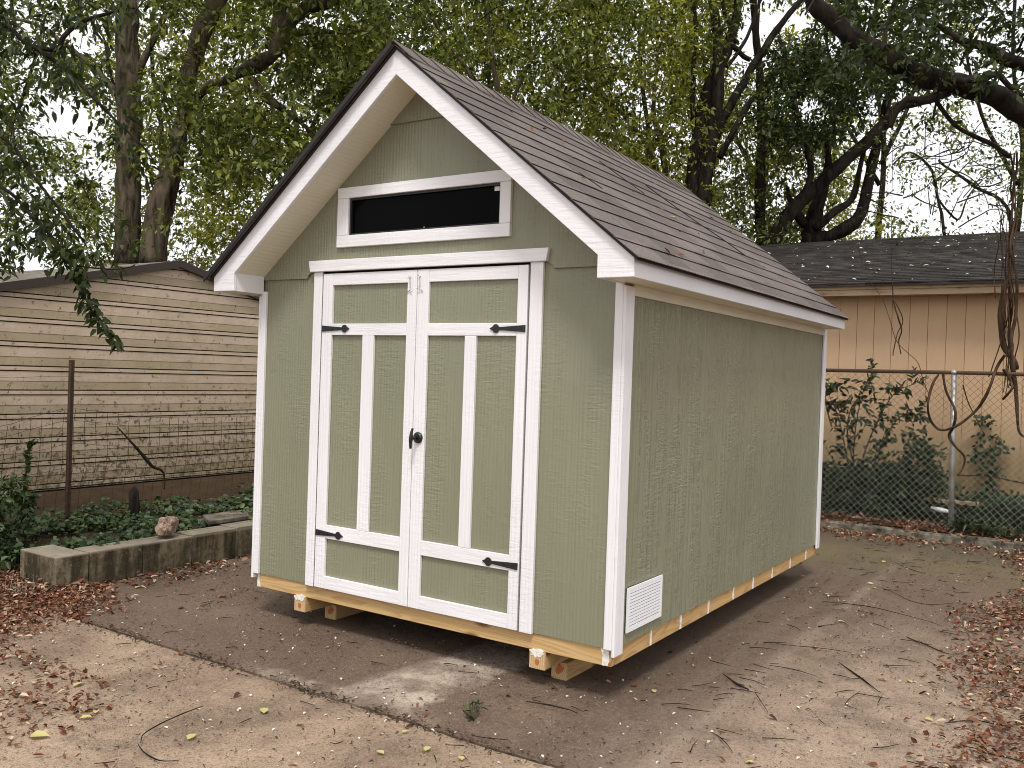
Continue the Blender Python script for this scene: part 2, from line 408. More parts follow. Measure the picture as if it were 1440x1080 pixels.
# louvred vent low on the long wall
v = part(MB().box(.0008, .006, .114, .514, .140, .352), 'vent', M['dark'])
vb = [(.0062, .013, .114, .514, .140, .166), (.0062, .013, .114, .514, .338, .352), (.0062, .013, .114, .138, .1662, .3378), (.0062, .013, .490, .514, .1662, .3378)]
m = MB()
for b in vb: m.box(*b)
m.build('vent_frame', M['vinyl'], v)
for i in range(11):
    z = .170 + i*.0155
    m = MB(); m.prism([(.0065, z+.010), (.0125, z-.001), (.0135, z+.001), (.0135, z+.0095), (.0125, z+.0115)], 1, .1382, .4898) if False else m.add(
        [(.0065, .1382, z+.0125), (.0128, .1382, z), (.0128, .1382, z+.0115), (.0065, .4898, z+.0125), (.0128, .4898, z), (.0128, .4898, z+.0115)], [(0, 1, 2), (3, 5, 4), (0, 3, 4, 1), (1, 4, 5, 2), (2, 5, 3, 0)])
    m.build('louvre', M['vinyl'], v)
# ---- roof
YF, YR = -.245, L-.038
XE = .159; XI = -.02; ZEB = 1.784
rb = .022
def mirror(p): return (2*XM-p[0], p[1])
rake = [(XM, 2.991), (XE, zroof(XE)), (XE, ZEB), (XI, ZEB), (XI, zroof(XI, SOF)), (XM, 2.991-SOF)]
part(MB().prism(rake, 1, YF, YF+rb), 'rake_board', M['white_r1'], bevel=.0025)
part(MB().prism([mirror(p) for p in rake][::-1], 1, YF+.0001, YF+rb), 'rake_board', M['white_r2'], bevel=.0025)
part(MB().prism([(XM-.0, 2.99), (XE, zroof(XE)-.001), (XE, ZEB), (XI, ZEB), (XI, zroof(XI, SOF)), (XM, 2.99-SOF), mirror((XI, zroof(XI, SOF))), mirror((XI, ZEB)), mirror((XE, ZEB)), mirror((XE, zroof(XE)-.001))], 1, YR-.02, YR), 'rake_board', M['white_h'])
for s in (1, -1):
    f = (lambda x: x) if s == 1 else (lambda x: 2*XM-x)
    def bxs(x0_, x1_, *r): a_, b_ = sorted((f(x0_), f(x1_))); return MB().box(a_, b_, *r)
    part(bxs(XE-.02, XE-.0005, YF+rb+.0005, YR-.0205, ZEB, zroof(XE)+.002), 'fascia', M['white_y'], bevel=.002)
    part(bxs(.0005, XE-.0205, YF+rb+.0005, YR-.0205, ZEB+.004, ZEB+.014), 'eave_soffit', M['soffit'])
    part(bxs(.0005, .013, .0725, L-.0585, 1.735, ZEB+.0035), 'frieze_board', M['soffit'])
    # boxed eave return inside the gable overhang
    part(bxs(XI, XI+.016, YF+rb+.0005, -.0185, ZEB, zroof(XI, SOF)+.004), 'eave_return', M['white_y'])
    part(bxs(XI+.0165, .0, YF+rb+.0005, -.0185, ZEB+.004, ZEB+.014), 'eave_return', M['soffit'])
    # sloping soffit under the gable overhang
    a_ = (f(XM+.0 if s == 1 else XM), 2.991-SOF); 
    pl = [(XM, 2.991-SOF+.003), (XI+.0, zroof(XI, SOF)+.003), (XI+.0, zroof(XI, SOF)+.013), (XM, 2.991-SOF+.013)]
    pl = [(f(p[0]), p[1]) for p in pl]
    part(MB().prism(pl, 1, YF+rb+.0005, -.0002), 'gable_soffit', M['soffit'])
    # deck under the shingles
    up = .030; x2 = XE+.02
    if s == -1: part(MB().prism([(XM, 2.994), (f(XE+.04), zroof(XE+.04)+.003), (f(XE+.04), zroof(XE+.04)+.030), (XM, 3.024)], 1, YF-.046, YF-.036), 'rake_shade_strip', M['edge_black'])  # added strip; shade along the left roof edge put into its black
    pl = [(XM, 2.991+.001), (x2, zroof(x2)+.001), (x2, zroof(x2)+.016), (XM, 2.991+.016)]
    part(MB().prism([(f(p[0]), p[1]) for p in pl], 1, YF-.012, YR+.01), 'roof_deck', M['edge_black'])
# shingle courses
ca, sa = math.cos(SL), math.sin(SL)
def courses(s, n=12, ex=.1435):
    m = MB(); xe = XE+.035; slope_len = (xe-XM)/ca
    rr = random.Random(5+s)
    for k in range(n+1):
        s0 = k*ex - .0; s1 = min(s0+ex+.02, slope_len-.004)
        if s0 > slope_len-.03: break
        ys = [YF-.028]; 
        while ys[-1] < YR+.02: ys.append(min(ys[-1]+.105, YR+.022))
        prevj = None; wob = [.0035*mnoise.noise(Vector((y*1.3, k*7.1, s))) for y in ys]
        for i in range(len(ys)-1):
            ja = wob[i]; jb = wob[i+1]
            def P(sl, h, y):
                x = xe - sl*ca; z = zroof(xe) + .017 + sl*sa
                x += h*sa; z += h*ca
                return (x if s == 1 else 2*XM-x, y, z)
            hb = .0082; ht = .0022; th = .0048
            step = .0012*((i//3) % 2)
            gap = .0018 if rr.random() < .25 else 0
            ya_, yb_ = ys[i]+gap, ys[i+1]
            vs = [P(s0+ja, hb+step, ya_), P(s0+jb, hb+step, yb_), P(s1, ht, yb_), P(s1, ht, ya_),
                  P(s0+ja+.004, hb-th, ya_), P(s0+jb+.004, hb-th, yb_), P(s1, ht-.001, yb_), P(s1, ht-.001, ya_)]
            m.add(vs, [(0, 1, 2, 3), (7, 6, 5, 4), (0, 4, 5, 1), (1, 5, 6, 2), (2, 6, 7, 3), (3, 7, 4, 0)])
    return m
part(courses(1), 'shingles', M['shingle']); part(courses(-1), 'shingles', M['shingle'])
m = MB(); y = YF-.034; k = 0
while y < YR+.01:
    yb_ = min(y+.20, YR+.03); h0 = .040; h1 = .029; hw = .15
    for s in (1, -1):
        def Q(t_, h, yy, s=s): return (XM+s*t_*ca, yy, 2.991+h-t_*sa)
        m.add([Q(0, h0, y), Q(hw, h0-.004, y), Q(hw, h1-.004, yb_), Q(0, h1, yb_), Q(0, h0-.007, y+.002), Q(hw, h0-.011, y+.002), Q(hw, h1-.009, yb_), Q(0, h1-.006, yb_)],
              [(0, 1, 2, 3), (7, 6, 5, 4), (0, 4, 5, 1), (1, 5, 6, 2), (2, 6, 7, 3), (3, 7, 4, 0)])
    y += .15; k += 1
part(m, 'ridge_cap', M['shingle'])
# short broken twigs lying on the roof
def on_roof(x, y): return (x, y, zroof(x)+.045)
rt = [([(-.44, .30), (-.40, .34), (-.35, .40)], .003), ([(-.78, 1.15), (-.70, 1.22), (-.55, 1.33)], .003), ([(-.72, 1.7), (-.6, 1.78), (-.42, 2.0), (-.2, 2.2)], .004)]
for (pts, r), lb in zip(rt, ('short bare twig lying on the brown shed roof near its front edge', 'thin forked twig lying halfway up the brown shed roof', 'longest dark twig lying on the middle of the brown shed roof')):
    mb = MB(); mb.tube(smooth_path([on_roof(*p) for p in pts], 4, .01, 3), r, 5); o = mb.build('twig', M['iron'], None); ROOFTW = globals().setdefault('ROOFTW', []); ROOFTW.append(o); tag(o, lb, 'twig')

P = []
for _ in range(26):
    x_, y_ = random.uniform(-1.0, .1), random.uniform(.1, 3.4); P.append((x_, y_, zroof(x_)+.042))
P = np.array(P); T = np.stack([rng.normal(size=len(P)), rng.normal(size=len(P)), rng.normal(size=len(P))*.3], 1); ROOFLEAF = (P, T)
# cribbing blocks under the skids
for i, (x, y, lb) in enumerate(((-.381, .178, 'short pine block on the concrete under the right front end of the shed'), (-2.03, .24, 'short shaded pine block on the concrete under the left front end of the shed'), (-.40, 3.1, 'short pine block under the right rear end of the shed'), (-2.05, 3.1, 'short pine block under the left rear end of the shed'))):
    e = empty('support_block', (x, y+.2, G), lb, 'block', 'timber blocks under the shed skids')
    MB().box(x-.045, x+.045, y, y+.42, G+.001, -.0892).build('timber', M['pine_y'], e, bevel=.004)
    MB().box(x-.0445, x+.0445, y-.005, y-.0003, G+.0012, -.0898).build('cut_end', M['end'], e)
    c = (x+.004, -.125)
    MB().prism([(c[0]+.022*math.cos(a)*(1+.4*math.sin(2*a)), c[1]+.024*math.sin(a)*(1+.3*math.cos(3*a))) for a in [i_*math.pi/7 for i_ in range(14)]], 1, y-.0068, y-.0052).build('heartwood', M['pine_red'], e)

# ------------------------------------------------------------------ leaf meshes
def leaf_mat(name, cols, trans=.35, rgh=.5, spec=.3):
    t = NT(name); r = t.island()
    c = t.ramp(r, [(i/(len(cols)-1), c) for i, c in enumerate(cols)])
    t.color(c).rough(rgh).spec(spec)
    tr = t.n.new('ShaderNodeBsdfTranslucent'); t.l.new(t.mix(1.0, c, (1.35, 1.35, .6), 'MULTIPLY'), tr.inputs[0])
    mx = t.n.new('ShaderNodeMixShader'); mx.inputs[0].default_value = trans
    t.l.new(t.b.outputs[0], mx.inputs[1]); t.l.new(tr.outputs[0], mx.inputs[2]); t.l.new(mx.outputs[0], t.out.inputs[0])
    return t.m
def unit(a): return a/np.maximum(np.linalg.norm(a, axis=-1, keepdims=True), 1e-9)
def leaf_mesh(name, P, T, N, ln, wd, mat, parent=None, hi=False, fold=.25, curl=.15):
    """P base points, T leaf direction, N rough normal, one quad (or a folded pair) per leaf"""
    n = len(P); T = unit(T); S = unit(np.cross(T, N)); N = np.cross(S, T)
    ln = np.broadcast_to(ln, n)[:, None]; wd = np.broadcast_to(wd, n)[:, None]
    tip = P + T*ln - N*ln*curl
    if not hi:
        a = P + T*ln*.45 + S*wd*.5 + N*wd*fold*.3; b = P + T*ln*.45 - S*wd*.5 + N*wd*fold*.3
        V = np.stack([P, a, tip, b], 1).reshape(-1, 3); F = np.arange(4*n).reshape(-1, 4)
    else:
        a1 = P + T*ln*.28 + S*wd*.46 + N*wd*fold; a2 = P + T*ln*.66 + S*wd*.36 + N*(wd*fold*.8-ln*curl*.4)
        b1 = P + T*ln*.28 - S*wd*.46 + N*wd*fold; b2 = P + T*ln*.66 - S*wd*.36 + N*(wd*fold*.8-ln*curl*.4)
        V = np.stack([P, a1, a2, tip, b2, b1], 1).reshape(-1, 3)
        k = np.arange(n)[:, None]*6
        F = np.concatenate([k+np.array([0, 1, 2, 3]), k+np.array([0, 3, 4, 5])], 1).reshape(-1, 4)
    me = bpy.data.meshes.new(name)
    me.vertices.add(len(V)); me.vertices.foreach_set('co', V.astype(np.float32).ravel())
    me.loops.add(F.size); me.loops.foreach_set('vertex_index', F.astype(np.int32).ravel())
    me.polygons.add(len(F)); me.polygons.foreach_set('loop_start', np.arange(0, F.size, 4, dtype=np.int32))
    me.polygons.foreach_set('loop_total', np.full(len(F), 4, dtype=np.int32))
    me.update(calc_edges=True); me.validate()
    return link(name, me, mat, parent)
def spray_leaves(C, n, rad, drop=.25):
    """n leaves on little drooping twigs about every centre"""
    C = np.asarray(C); m = len(C)
    d = rng.normal(size=(m, 5, 3)); d[..., 2] *= .55; d = unit(d)          # 5 twigs per spray
    per = max(1, n//5)
    s = rng.uniform(.15, 1, size=(m, 5, per, 1))
    r = np.broadcast_to(rad, m)[:, None, None, None]
    P = C[:, None, None, :] + d[:, :, None, :]*s*r; P[..., 2] -= (drop*r*s*s)[..., 0]
    side = rng.normal(size=P.shape)*.9
    T = d[:, :, None, :] + side + np.array([0, 0, -.45])
    N = rng.normal(size=P.shape)*.55 + np.array([0, 0, 1.0])
    return P.reshape(-1, 3), T.reshape(-1, 3), N.reshape(-1, 3)

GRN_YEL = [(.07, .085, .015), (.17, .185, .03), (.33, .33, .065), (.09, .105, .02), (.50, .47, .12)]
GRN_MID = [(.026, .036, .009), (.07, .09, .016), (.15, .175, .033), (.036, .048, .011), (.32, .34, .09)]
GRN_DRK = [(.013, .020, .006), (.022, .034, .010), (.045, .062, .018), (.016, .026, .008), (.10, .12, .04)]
M['lf_y'] = leaf_mat('sunny_leaf', GRN_YEL, .5)  # backlight of the far foliage put into these lighter leaf colours
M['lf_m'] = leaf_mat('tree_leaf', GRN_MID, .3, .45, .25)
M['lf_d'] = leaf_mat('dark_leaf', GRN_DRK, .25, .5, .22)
M['ivy'] = leaf_mat('ivy_leaf', [(.014, .026, .009), (.03, .052, .016), (.06, .095, .028), (.02, .036, .012), (.10, .15, .05)], .15, .45, .4)
M['privet'] = leaf_mat('shrub_leaf', [(.010, .020, .008), (.020, .036, .013), (.04, .066, .022), (.08, .115, .04)], .2, .4, .45)

def bark(name, a, b, moss=None):
    t = NT(name); n1 = t.noise(t.mapped((9, 9, 2.2)), 1, 5, .65, .5); n2 = t.noise(t.mapped((1, 1, .6)), 1.7, 4)
    c = t.mix(t.ramp(n1, [(.38, 0.), (.62, 1.)]), a, b)
    if moss: c = t.mix(t.ramp(n2, [(.5, 0.), (.68, .8)]), c, moss)
    t.color(c).rough(.9).spec(.15).bump(n1, .8, .02); return t.m
M['bark_pale'] = bark('pale_bark', (.018, .013, .009), (.155, .118, .082), (.05, .045, .022))
M['bark_dark'] = bark('dark_bark', (.007, .0055, .004), (.036, .027, .020))
M['bark_brown'] = bark('brown_bark', (.045, .032, .022), (.13, .095, .065), (.06, .06, .03))
M['vine'] = bark('vine_bark', (.035, .022, .014), (.11, .065, .04))

# ------------------------------------------------------------------ setting: ground, slabs, kerb, sky
def ground_mat():
    t = NT('soil'); n = t.noise(t.mapped((1, 1, 1)), 3, 6, .65); n2 = t.noise(t.mapped((1, 1, 1)), 45, 3, .7)
    c = t.mix(n, (.030, .020, .013), (.085, .055, .035)); c = t.mix(t.ramp(n2, [(.4, 0.), (.7, .7)]), c, (.02, .013, .009))
    t.color(c).rough(.95).spec(.1).bump(n2, .8, .02); return t.m
M['soil'] = ground_mat()
def slab_mat(front):
    t = NT('stained_concrete_front' if front else 'stained_concrete'); P = t.sep()
    big = t.noise(t.mapped((1, 1, 1)), .9, 5, .6, .4); mid = t.noise(t.mapped((1, 1, 1)), 5, 6, .7); fine = t.noise(t.mapped((1, 1, 1)), 70, 3, .75); grit = t.noise(t.mapped((1, 1, 1)), 260, 2, .8)
    tan, brown, dark = (.42, .30, .205), (.205, .145, .105), (.085, .052, .034)
    if front:
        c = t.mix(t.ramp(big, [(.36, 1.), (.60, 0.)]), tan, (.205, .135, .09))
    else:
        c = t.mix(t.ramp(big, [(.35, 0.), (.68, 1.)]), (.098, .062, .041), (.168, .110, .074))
        # worn paler ground at the front right, darker ground on the left and by the shed
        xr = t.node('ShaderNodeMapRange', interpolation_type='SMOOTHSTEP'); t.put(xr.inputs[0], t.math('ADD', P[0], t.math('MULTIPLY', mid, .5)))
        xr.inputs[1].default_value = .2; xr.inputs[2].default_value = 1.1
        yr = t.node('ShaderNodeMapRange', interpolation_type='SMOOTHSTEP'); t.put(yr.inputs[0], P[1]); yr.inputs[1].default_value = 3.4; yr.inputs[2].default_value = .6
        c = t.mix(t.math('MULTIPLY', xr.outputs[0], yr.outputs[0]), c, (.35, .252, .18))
        # dry pale patch running out from under the shed
        wob = t.math('MULTIPLY', t.math('SUBTRACT', mid, .5), .28)
        xx = t.math('ADD', t.math('ADD', P[0], t.math('MULTIPLY', P[1], -.12)), wob)
        patch = t.math('MULTIPLY', t.band(xx, -1.06, -.66, .05), t.band(t.math('ADD', P[1], wob), -.62, 2.0, .10))
        c = t.mix(t.math('MULTIPLY', patch, t.ramp(mid, [(.38, .95), (.62, .35)])), c, (.50, .41, .325))
        pa2 = t.math('MULTIPLY', t.band(t.math('ADD', P[0], wob), -1.75, -.55, .06), t.band(t.math('ADD', P[1], t.math('MULTIPLY', wob, .8)), -.80, -.60, .03))
        c = t.mix(t.math('MULTIPLY', pa2, t.ramp(mid, [(.40, .6), (.55, .1)])), c, (.44, .35, .27))
        # tyre-worn lines along the shed
        for xc, w_, k in ((.42, .035, .5), (.20, .05, .28)):
            ln = t.math('MULTIPLY', t.band(t.math('ADD', P[0], t.math('MULTIPLY', wob, .25)), xc-w_, xc+w_, .03), t.ramp(mid, [(.35, .3), (.6, 1.)]))
            c = t.mix(t.math('MULTIPLY', ln, k), c, (.34, .27, .21))
        wet_shade = t.math('MULTIPLY', t.band(t.math('ADD', P[0], t.math('MULTIPLY', wob, .8)), -.15, .34, .07), t.ramp(mid, [(.35, .5), (.65, 1.)]))  # wet-looking strip under the eave, also darkened to paint shade beside the shed
        c = t.mix(t.math('MULTIPLY', wet_shade, .6), c, (.06, .042, .029))
        # green film near the kerb
        film = t.math('MULTIPLY', t.band(t.math('ADD', P[1], wob), 4.1, 6.3, .5), t.ramp(big, [(.3, .2), (.6, 1.)]))
        c = t.mix(t.math('MULTIPLY', film, .7), c, (.12, .105, .03))
        wet = t.math('MULTIPLY', t.band(t.math('ADD', P[1], t.math('MULTIPLY', wob, 2)), 5.2, 6.3, .3), 1.0)
        c = t.mix(t.math('MULTIPLY', wet, .6), c, (.05, .04, .025))
    c = t.mix(t.ramp(mid, [(.45, 0.), (.75, .55)]), c, dark if not front else (.17, .11, .075))
    wetp = t.noise(t.mapped((1, 1, 1)), 2.2, 6, .68, .3)
    c = t.mix(t.ramp(wetp, [(.48, 0.), (.62, .5)]), c, (.085, .055, .037))
    c = t.mix(t.ramp(fine, [(.51, 0.), (.66, .65)]), c, (.06, .04, .028))
    c = t.mix(t.ramp(fine, [(.30, .3), (.40, 0.)]), c, (.50, .38, .28))
    c = t.mix(t.ramp(grit, [(.58, 0.), (.70, .8)]), c, (.60, .50, .40))
    c = t.mix(t.ramp(grit, [(.32, .8), (.43, 0.)]), c, (.035, .024, .016))
    t.color(c).rough(t.ramp(big, [(.3, .62), (.7, .9)])).spec(.3)
    t.bump(t.math('ADD', fine, t.math('MULTIPLY', grit, .6)), .55, .006); return t.m
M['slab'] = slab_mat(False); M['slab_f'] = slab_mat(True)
def uneven(name, x0, x1, y0, y1, nx, ny, z, amp, mat, edge=False):
    m = MB(); vs = []
    for j in range(ny+1):
        for i in range(nx+1):
            x = x0+(x1-x0)*i/nx; y = y0+(y1-y0)*j/ny
            zz = z + amp*mnoise.noise(Vector((x*.9, y*.9, z*3)))*1.0 + amp*.4*mnoise.noise(Vector((x*4, y*4, 5)))
            vs.append((x, y, zz))
    fs = [(j*(nx+1)+i, j*(nx+1)+i+1, (j+1)*(nx+1)+i+1, (j+1)*(nx+1)+i) for j in range(ny) for i in range(nx)]
    m.add(vs, fs); return m.build(name, mat, smooth=True)
tag(uneven('ground', -150, 150, -60, 240, 60, 60, G-.06, .0, M['soil']), 'dark brown soil ground', None, None, 'structure')
s1 = MB()
def joint_y(x): return -.708 + .012*mnoise.noise(Vector((x*2.1, 0, 0))) + .006*mnoise.noise(Vector((x*13, 0, 4)))
xs = [-7 + .05*i for i in range(300)]
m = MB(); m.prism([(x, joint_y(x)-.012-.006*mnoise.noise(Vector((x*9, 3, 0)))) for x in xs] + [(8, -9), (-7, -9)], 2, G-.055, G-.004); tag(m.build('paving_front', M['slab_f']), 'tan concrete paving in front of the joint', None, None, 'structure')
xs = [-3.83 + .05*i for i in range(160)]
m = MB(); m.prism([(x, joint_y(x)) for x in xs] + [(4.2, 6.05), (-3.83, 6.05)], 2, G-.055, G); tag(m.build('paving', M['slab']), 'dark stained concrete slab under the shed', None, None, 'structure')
# kerb along the back
t = NT('mossy_kerb'); n = t.noise(t.mapped((1, 1, 1)), 8, 5, .7)
t.color(t.mix(t.ramp(n, [(.35, 0.), (.65, 1.)]), (.035, .028, .018), (.24, .20, .15))).rough(.9).bump(n, .7, .01); M['kerb'] = t.m
m = MB(); ys = [(-4+.25*i) for i in range(40)]
top = []; 
for i, x in enumerate(ys):
    z = G+.075+.012*mnoise.noise(Vector((x*1.5, 0, 9))); w_ = .008*mnoise.noise(Vector((x*2, 5, 9)))
    top.append([(x, 6.075+w_, G-.02), (x, 6.085+w_, z-.012), (x, 6.10+w_, z), (x, 6.185, z+.003), (x, 6.19, G-.02)])
vs = [p for r_ in top for p in r_]; fs = [(i*5+k, i*5+k+1, (i+1)*5+k+1, (i+1)*5+k) for i in range(len(top)-1) for k in range(4)]
m.add(vs, fs); tag(m.build('kerb', M['kerb'], smooth=False), 'low mossy concrete kerb before the chain link fence', None, None, 'structure')
tag(uneven('verge', -4, 6, 6.19, 8.1, 60, 16, G+.075, .03, M['soil']), 'soil strip behind the kerb', None, None, 'structure')
tag(uneven('planting_bed', -6.2, -4.075, -.21, 6, 30, 60, G+.13, .04, M['soil']), 'dark soil bed between the block wall and the ribbed metal shed', None, None, 'structure')
tag(uneven('side_ground', -9, -3.84, -3.5, -.21, 40, 24, G-.005, .02, M['soil']), 'soil beside the paving', None, None, 'structure')

w = bpy.data.worlds.new('World'); sc.world = w; w.use_nodes = True; nt = w.node_tree
sky = nt.nodes.new('ShaderNodeTexSky'); sky.sky_type = 'NISHITA'; sky.sun_disc = False
SUN_EL, SUN_AZ = R(58), R(150)           # azimuth clockwise from +y
sky.sun_elevation = SUN_EL; sky.sun_rotation = SUN_AZ; sky.air_density = 1.0; sky.dust_density = 4; sky.ozone_density = 1
hs = nt.nodes.new('ShaderNodeHueSaturation'); hs.inputs['Saturation'].default_value = .12; hs.inputs['Value'].default_value = 1.0
cl_ = nt.nodes.new('ShaderNodeMix'); cl_.data_type = 'RGBA'; cl_.inputs[0].default_value = .78; cl_.inputs[7].default_value = (5.1, 5.18, 5.35, 1)   # bright closed cloud layer over the clear sky
nt.links.new(sky.outputs[0], hs.inputs['Color']); nt.links.new(hs.outputs[0], cl_.inputs[6]); nt.links.new(cl_.outputs[2], nt.nodes['Background'].inputs[0])
nt.nodes['Background'].inputs[1].default_value = .15
sd = bpy.data.lights.new('sun', 'SUN'); so = bpy.data.objects.new('sun', sd); col.objects.link(so)
sd.energy = 1.5; sd.angle = R(12); sd.color = (1, .97, .92)
sdir = Vector((math.sin(SUN_AZ)*math.cos(SUN_EL), math.cos(SUN_AZ)*math.cos(SUN_EL), math.sin(SUN_EL)))
so.rotation_euler = sdir.to_track_quat('Z', 'Y').to_euler(); so.location = sdir*20
sc.view_settings.view_transform = 'Standard'; sc.view_settings.look = 'None'; sc.view_settings.gamma = 1
sc.view_settings.exposure = .66
sc.cycles.pixel_filter_type = 'BLACKMAN_HARRIS'; sc.cycles.filter_width = 1.0
sc.cycles.max_bounces = 6; sc.cycles.diffuse_bounces = 3; sc.cycles.glossy_bounces = 2; sc.cycles.transmission_bounces = 3; sc.cycles.transparent_max_bounces = 4
sc.cycles.sample_clamp_indirect = 6

# ------------------------------------------------------------------ ribbed metal building on the left
MX = -5.8
mb_ = empty('metal_building', (MX, 1.844, G), 'old tan ribbed metal building with dirty siding behind the block planter', 'building')
t = NT('dirty_tan_metal'); P = t.sep(); n = t.noise(t.mapped((1.2, 1.2, 1.5)), 1.6, 6, .7, .2); sp = t.noise(t.mapped((1, 1, 1)), 22, 4, .8); st = t.noise(t.mapped((1, 5, 60)), .8, 3, .6)
zl_ = t.math('FRACT', t.math('DIVIDE', t.math('SUBTRACT', P[2], .20), .205))
pan = t.noise(t.mapped((1, .5, .8)), 1.2, 3)
c = t.mix(t.ramp(n, [(.35, 0.), (.7, 1.)]), (.60, .47, .36), (.46, .365, .25))
c = t.mix(t.math('MULTIPLY', t.ramp(zl_, [(.26, 0.), (.30, .8), (.60, .75), (.66, 0.)]), t.ramp(pan, [(.3, .25), (.6, .95)])), c, (.30, .25, .14))  # dirty lower half of each panel, deepened in place of slant shading
lowz = t.node('ShaderNodeMapRange'); t.put(lowz.inputs[0], P[2]); lowz.inputs[1].default_value = 1.25; lowz.inputs[2].default_value = .2
thr = t.math('ADD', sp, t.math('MULTIPLY', lowz.outputs[0], .13))
c = t.mix(t.ramp(thr, [(.60, 0.), (.68, .85)]), c, (.04, .032, .02))
low2 = t.node('ShaderNodeMapRange'); t.put(low2.inputs[0], P[2]); low2.inputs[1].default_value = 1.0; low2.inputs[2].default_value = .2
c = t.mix(t.math('MULTIPLY', low2.outputs[0], t.ramp(pan, [(.35, .1), (.65, .5)])), c, (.20, .15, .08))
c = t.mix(t.ramp(st, [(.55, 0.), (.75, .22)]), c, (.13, .09, .05))
blo = t.noise(t.mapped((1, 3.5, 3.5)), 1.1, 6, .75, .2)
c = t.mix(t.ramp(blo, [(.50, 0.), (.75, .45)]), c, (.27, .21, .11))
c = t.mix(t.ramp(blo, [(.30, .3), (.42, 0.)]), c, (.70, .58, .47))
t.color(c).rough(.6).spec(.3).bump(sp, .15, .004); M['metal_wall'] = t.m
t = NT('rusty_skirt'); n = t.noise(t.mapped((1, 3, 9)), 2, 5, .7); t.color(t.mix(n, (.045, .028, .015), (.17, .105, .055))).rough(.8).bump(n, .4, .01); M['skirt'] = t.m
def gtop(y): return 2.325 - .232*abs(y-1.844)
YA, YB = -1.3, 4.99
def grow(za, zb, xa, xb, m):
    def lim(z):
        if z <= gtop(YA): return YA, YB
        h = (2.325-z)/.232; return 1.844-h, 1.844+h
    if za >= 2.32: return
    zb = min(zb, 2.324); pl = []; zz = [za]
    if za < gtop(YA) < zb: zz.append(gtop(YA))
    zz.append(zb)
    pl = [(lim(z)[0], z) for z in zz] + [(lim(z)[1], z) for z in zz[::-1]]
    m.prism(pl, 0, xa, xb)
m = MB(); z = .20
m.prism([(YA, -.05), (YB, -.05), (YB, gtop(YB)), (1.844, 2.325), (YA, gtop(YA))], 0, MX-.06, MX-.025); part(m, 'wall_back', M['edge_black'], mb_)
m = MB()
while z < 2.31:
    grow(z+.004, z+.011, MX-.0245, MX-.004, m)          # lip
    grow(z+.021, z+.051, MX-.0245, MX+.004, m)          # narrow rib
    grow(z+.062, z+.130, MX-.0245, MX-.004, m); grow(z+.1302, z+.1345, MX-.0245, MX-.009, m)
    grow(z+.1347, z+.205+.0035, MX-.0245, MX-.0015, m)
    z += .205
part(m, 'wall', M['metal_wall'], mb_)
m = MB(); m.box(MX-.02, MX+.004, YA, YB, -.03, .188); part(m, 'skirt_board', M['skirt'], mb_)
m = MB(); m.box(MX-.02, MX+.03, YA, YB, -.060, -.034); part(m, 'sill', M['kerb'], mb_)
M['roofbrown'] = NT('dark_brown_trim').color((.035, .024, .020)).rough(.55).m
for a_, b_ in ((YA-.1, 1.844), (YB+.1, 1.844)):
    m = MB(); m.prism([(a_, gtop(a_)-.035), (b_, gtop(b_)-.035), (b_, gtop(b_)+.035), (a_, gtop(a_)+.035)], 0, MX-.01 if a_ < 0 else MX-.0101, MX+.05); part(m, 'roof_edge', M['roofbrown'], mb_)
    m = MB(); m.prism([(a_, gtop(a_)+.01), (b_, gtop(b_)+.01), (b_, gtop(b_)+.03), (a_, gtop(a_)+.03)], 0, MX-5, MX-.012); part(m, 'roof', M['kerb'], mb_)
m = MB(); m.box(MX-5, MX-4.97, YA, YB, G, 1.6); part(m, 'wall', M['metal_wall'], mb_)
# pale low roof further back, seen over the left end
ob = empty('outbuilding', (-12.5, 2.5, G), 'pale flat-roofed outbuilding just showing above the left end of the metal building roof', 'building')
q0 = at(30, 386, 14); q1 = at(240, 366, 15)
m = MB(); m.prism([(q0.x-1.5, q0.y-1.2), (q1.x+.4, q1.y+.6), (q1.x-3, q1.y+2.6), (q0.x-4, q0.y+.2)], 2, q0.z-.12, q0.z+.05)
M['pale_roof'] = NT('pale_felt').color((.42, .38, .34)).rough(.8).m
part(m, 'roof', M['pale_roof'], ob)
m = MB(); m.prism([(q0.x-1.3, q0.y-.9), (q1.x+.1, q1.y+.6), (q1.x-2.8, q1.y+2.4), (q0.x-3.8, q0.y+.2)], 2, G-.05, q0.z-.1205); part(m, 'wall', M['metal_wall'], ob)

# ------------------------------------------------------------------ tan house on the right
HY = 8.0
hs_ = empty('tan_house', (0, 11, G), 'tan house with grooved siding and dark shingle roof behind the chain link fence', 'house')
t = NT('tan_panel_paint'); P = t.sep(); n = t.noise(t.mapped((1, 1, .6)), 1.4, 5, .65, .5); sp = t.noise(t.mapped((8, 8, 2)), 1, 5, .75)
c = t.mix(t.ramp(n, [(.3, 0.), (.7, 1.)]), (.60, .40, .235), (.67, .455, .28))
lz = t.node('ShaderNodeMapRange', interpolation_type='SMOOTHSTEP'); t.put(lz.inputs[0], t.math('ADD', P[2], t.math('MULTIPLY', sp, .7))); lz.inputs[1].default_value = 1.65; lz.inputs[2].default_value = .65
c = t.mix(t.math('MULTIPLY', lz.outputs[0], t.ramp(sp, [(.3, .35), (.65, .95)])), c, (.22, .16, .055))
c = t.mix(t.ramp(sp, [(.66, 0.), (.8, .25)]), c, (.25, .15, .08))
t.color(c).rough(.7).spec(.25).bump(t.noise(t.mapped((40, 40, 4)), 1, 3), .25, .004); M['tan'] = t.m
M['tan_trim'] = NT('tan_trim_paint').m
t = NT('tan_trim_worn'); n = t.noise(t.mapped((3, 3, 14)), 1, 5, .7); t.color(t.mix(t.ramp(n, [(.5, 0.), (.66, .8)]), (.56, .40, .25), (.22, .12, .06))).rough(.75); M['tan_trim'] = t.m
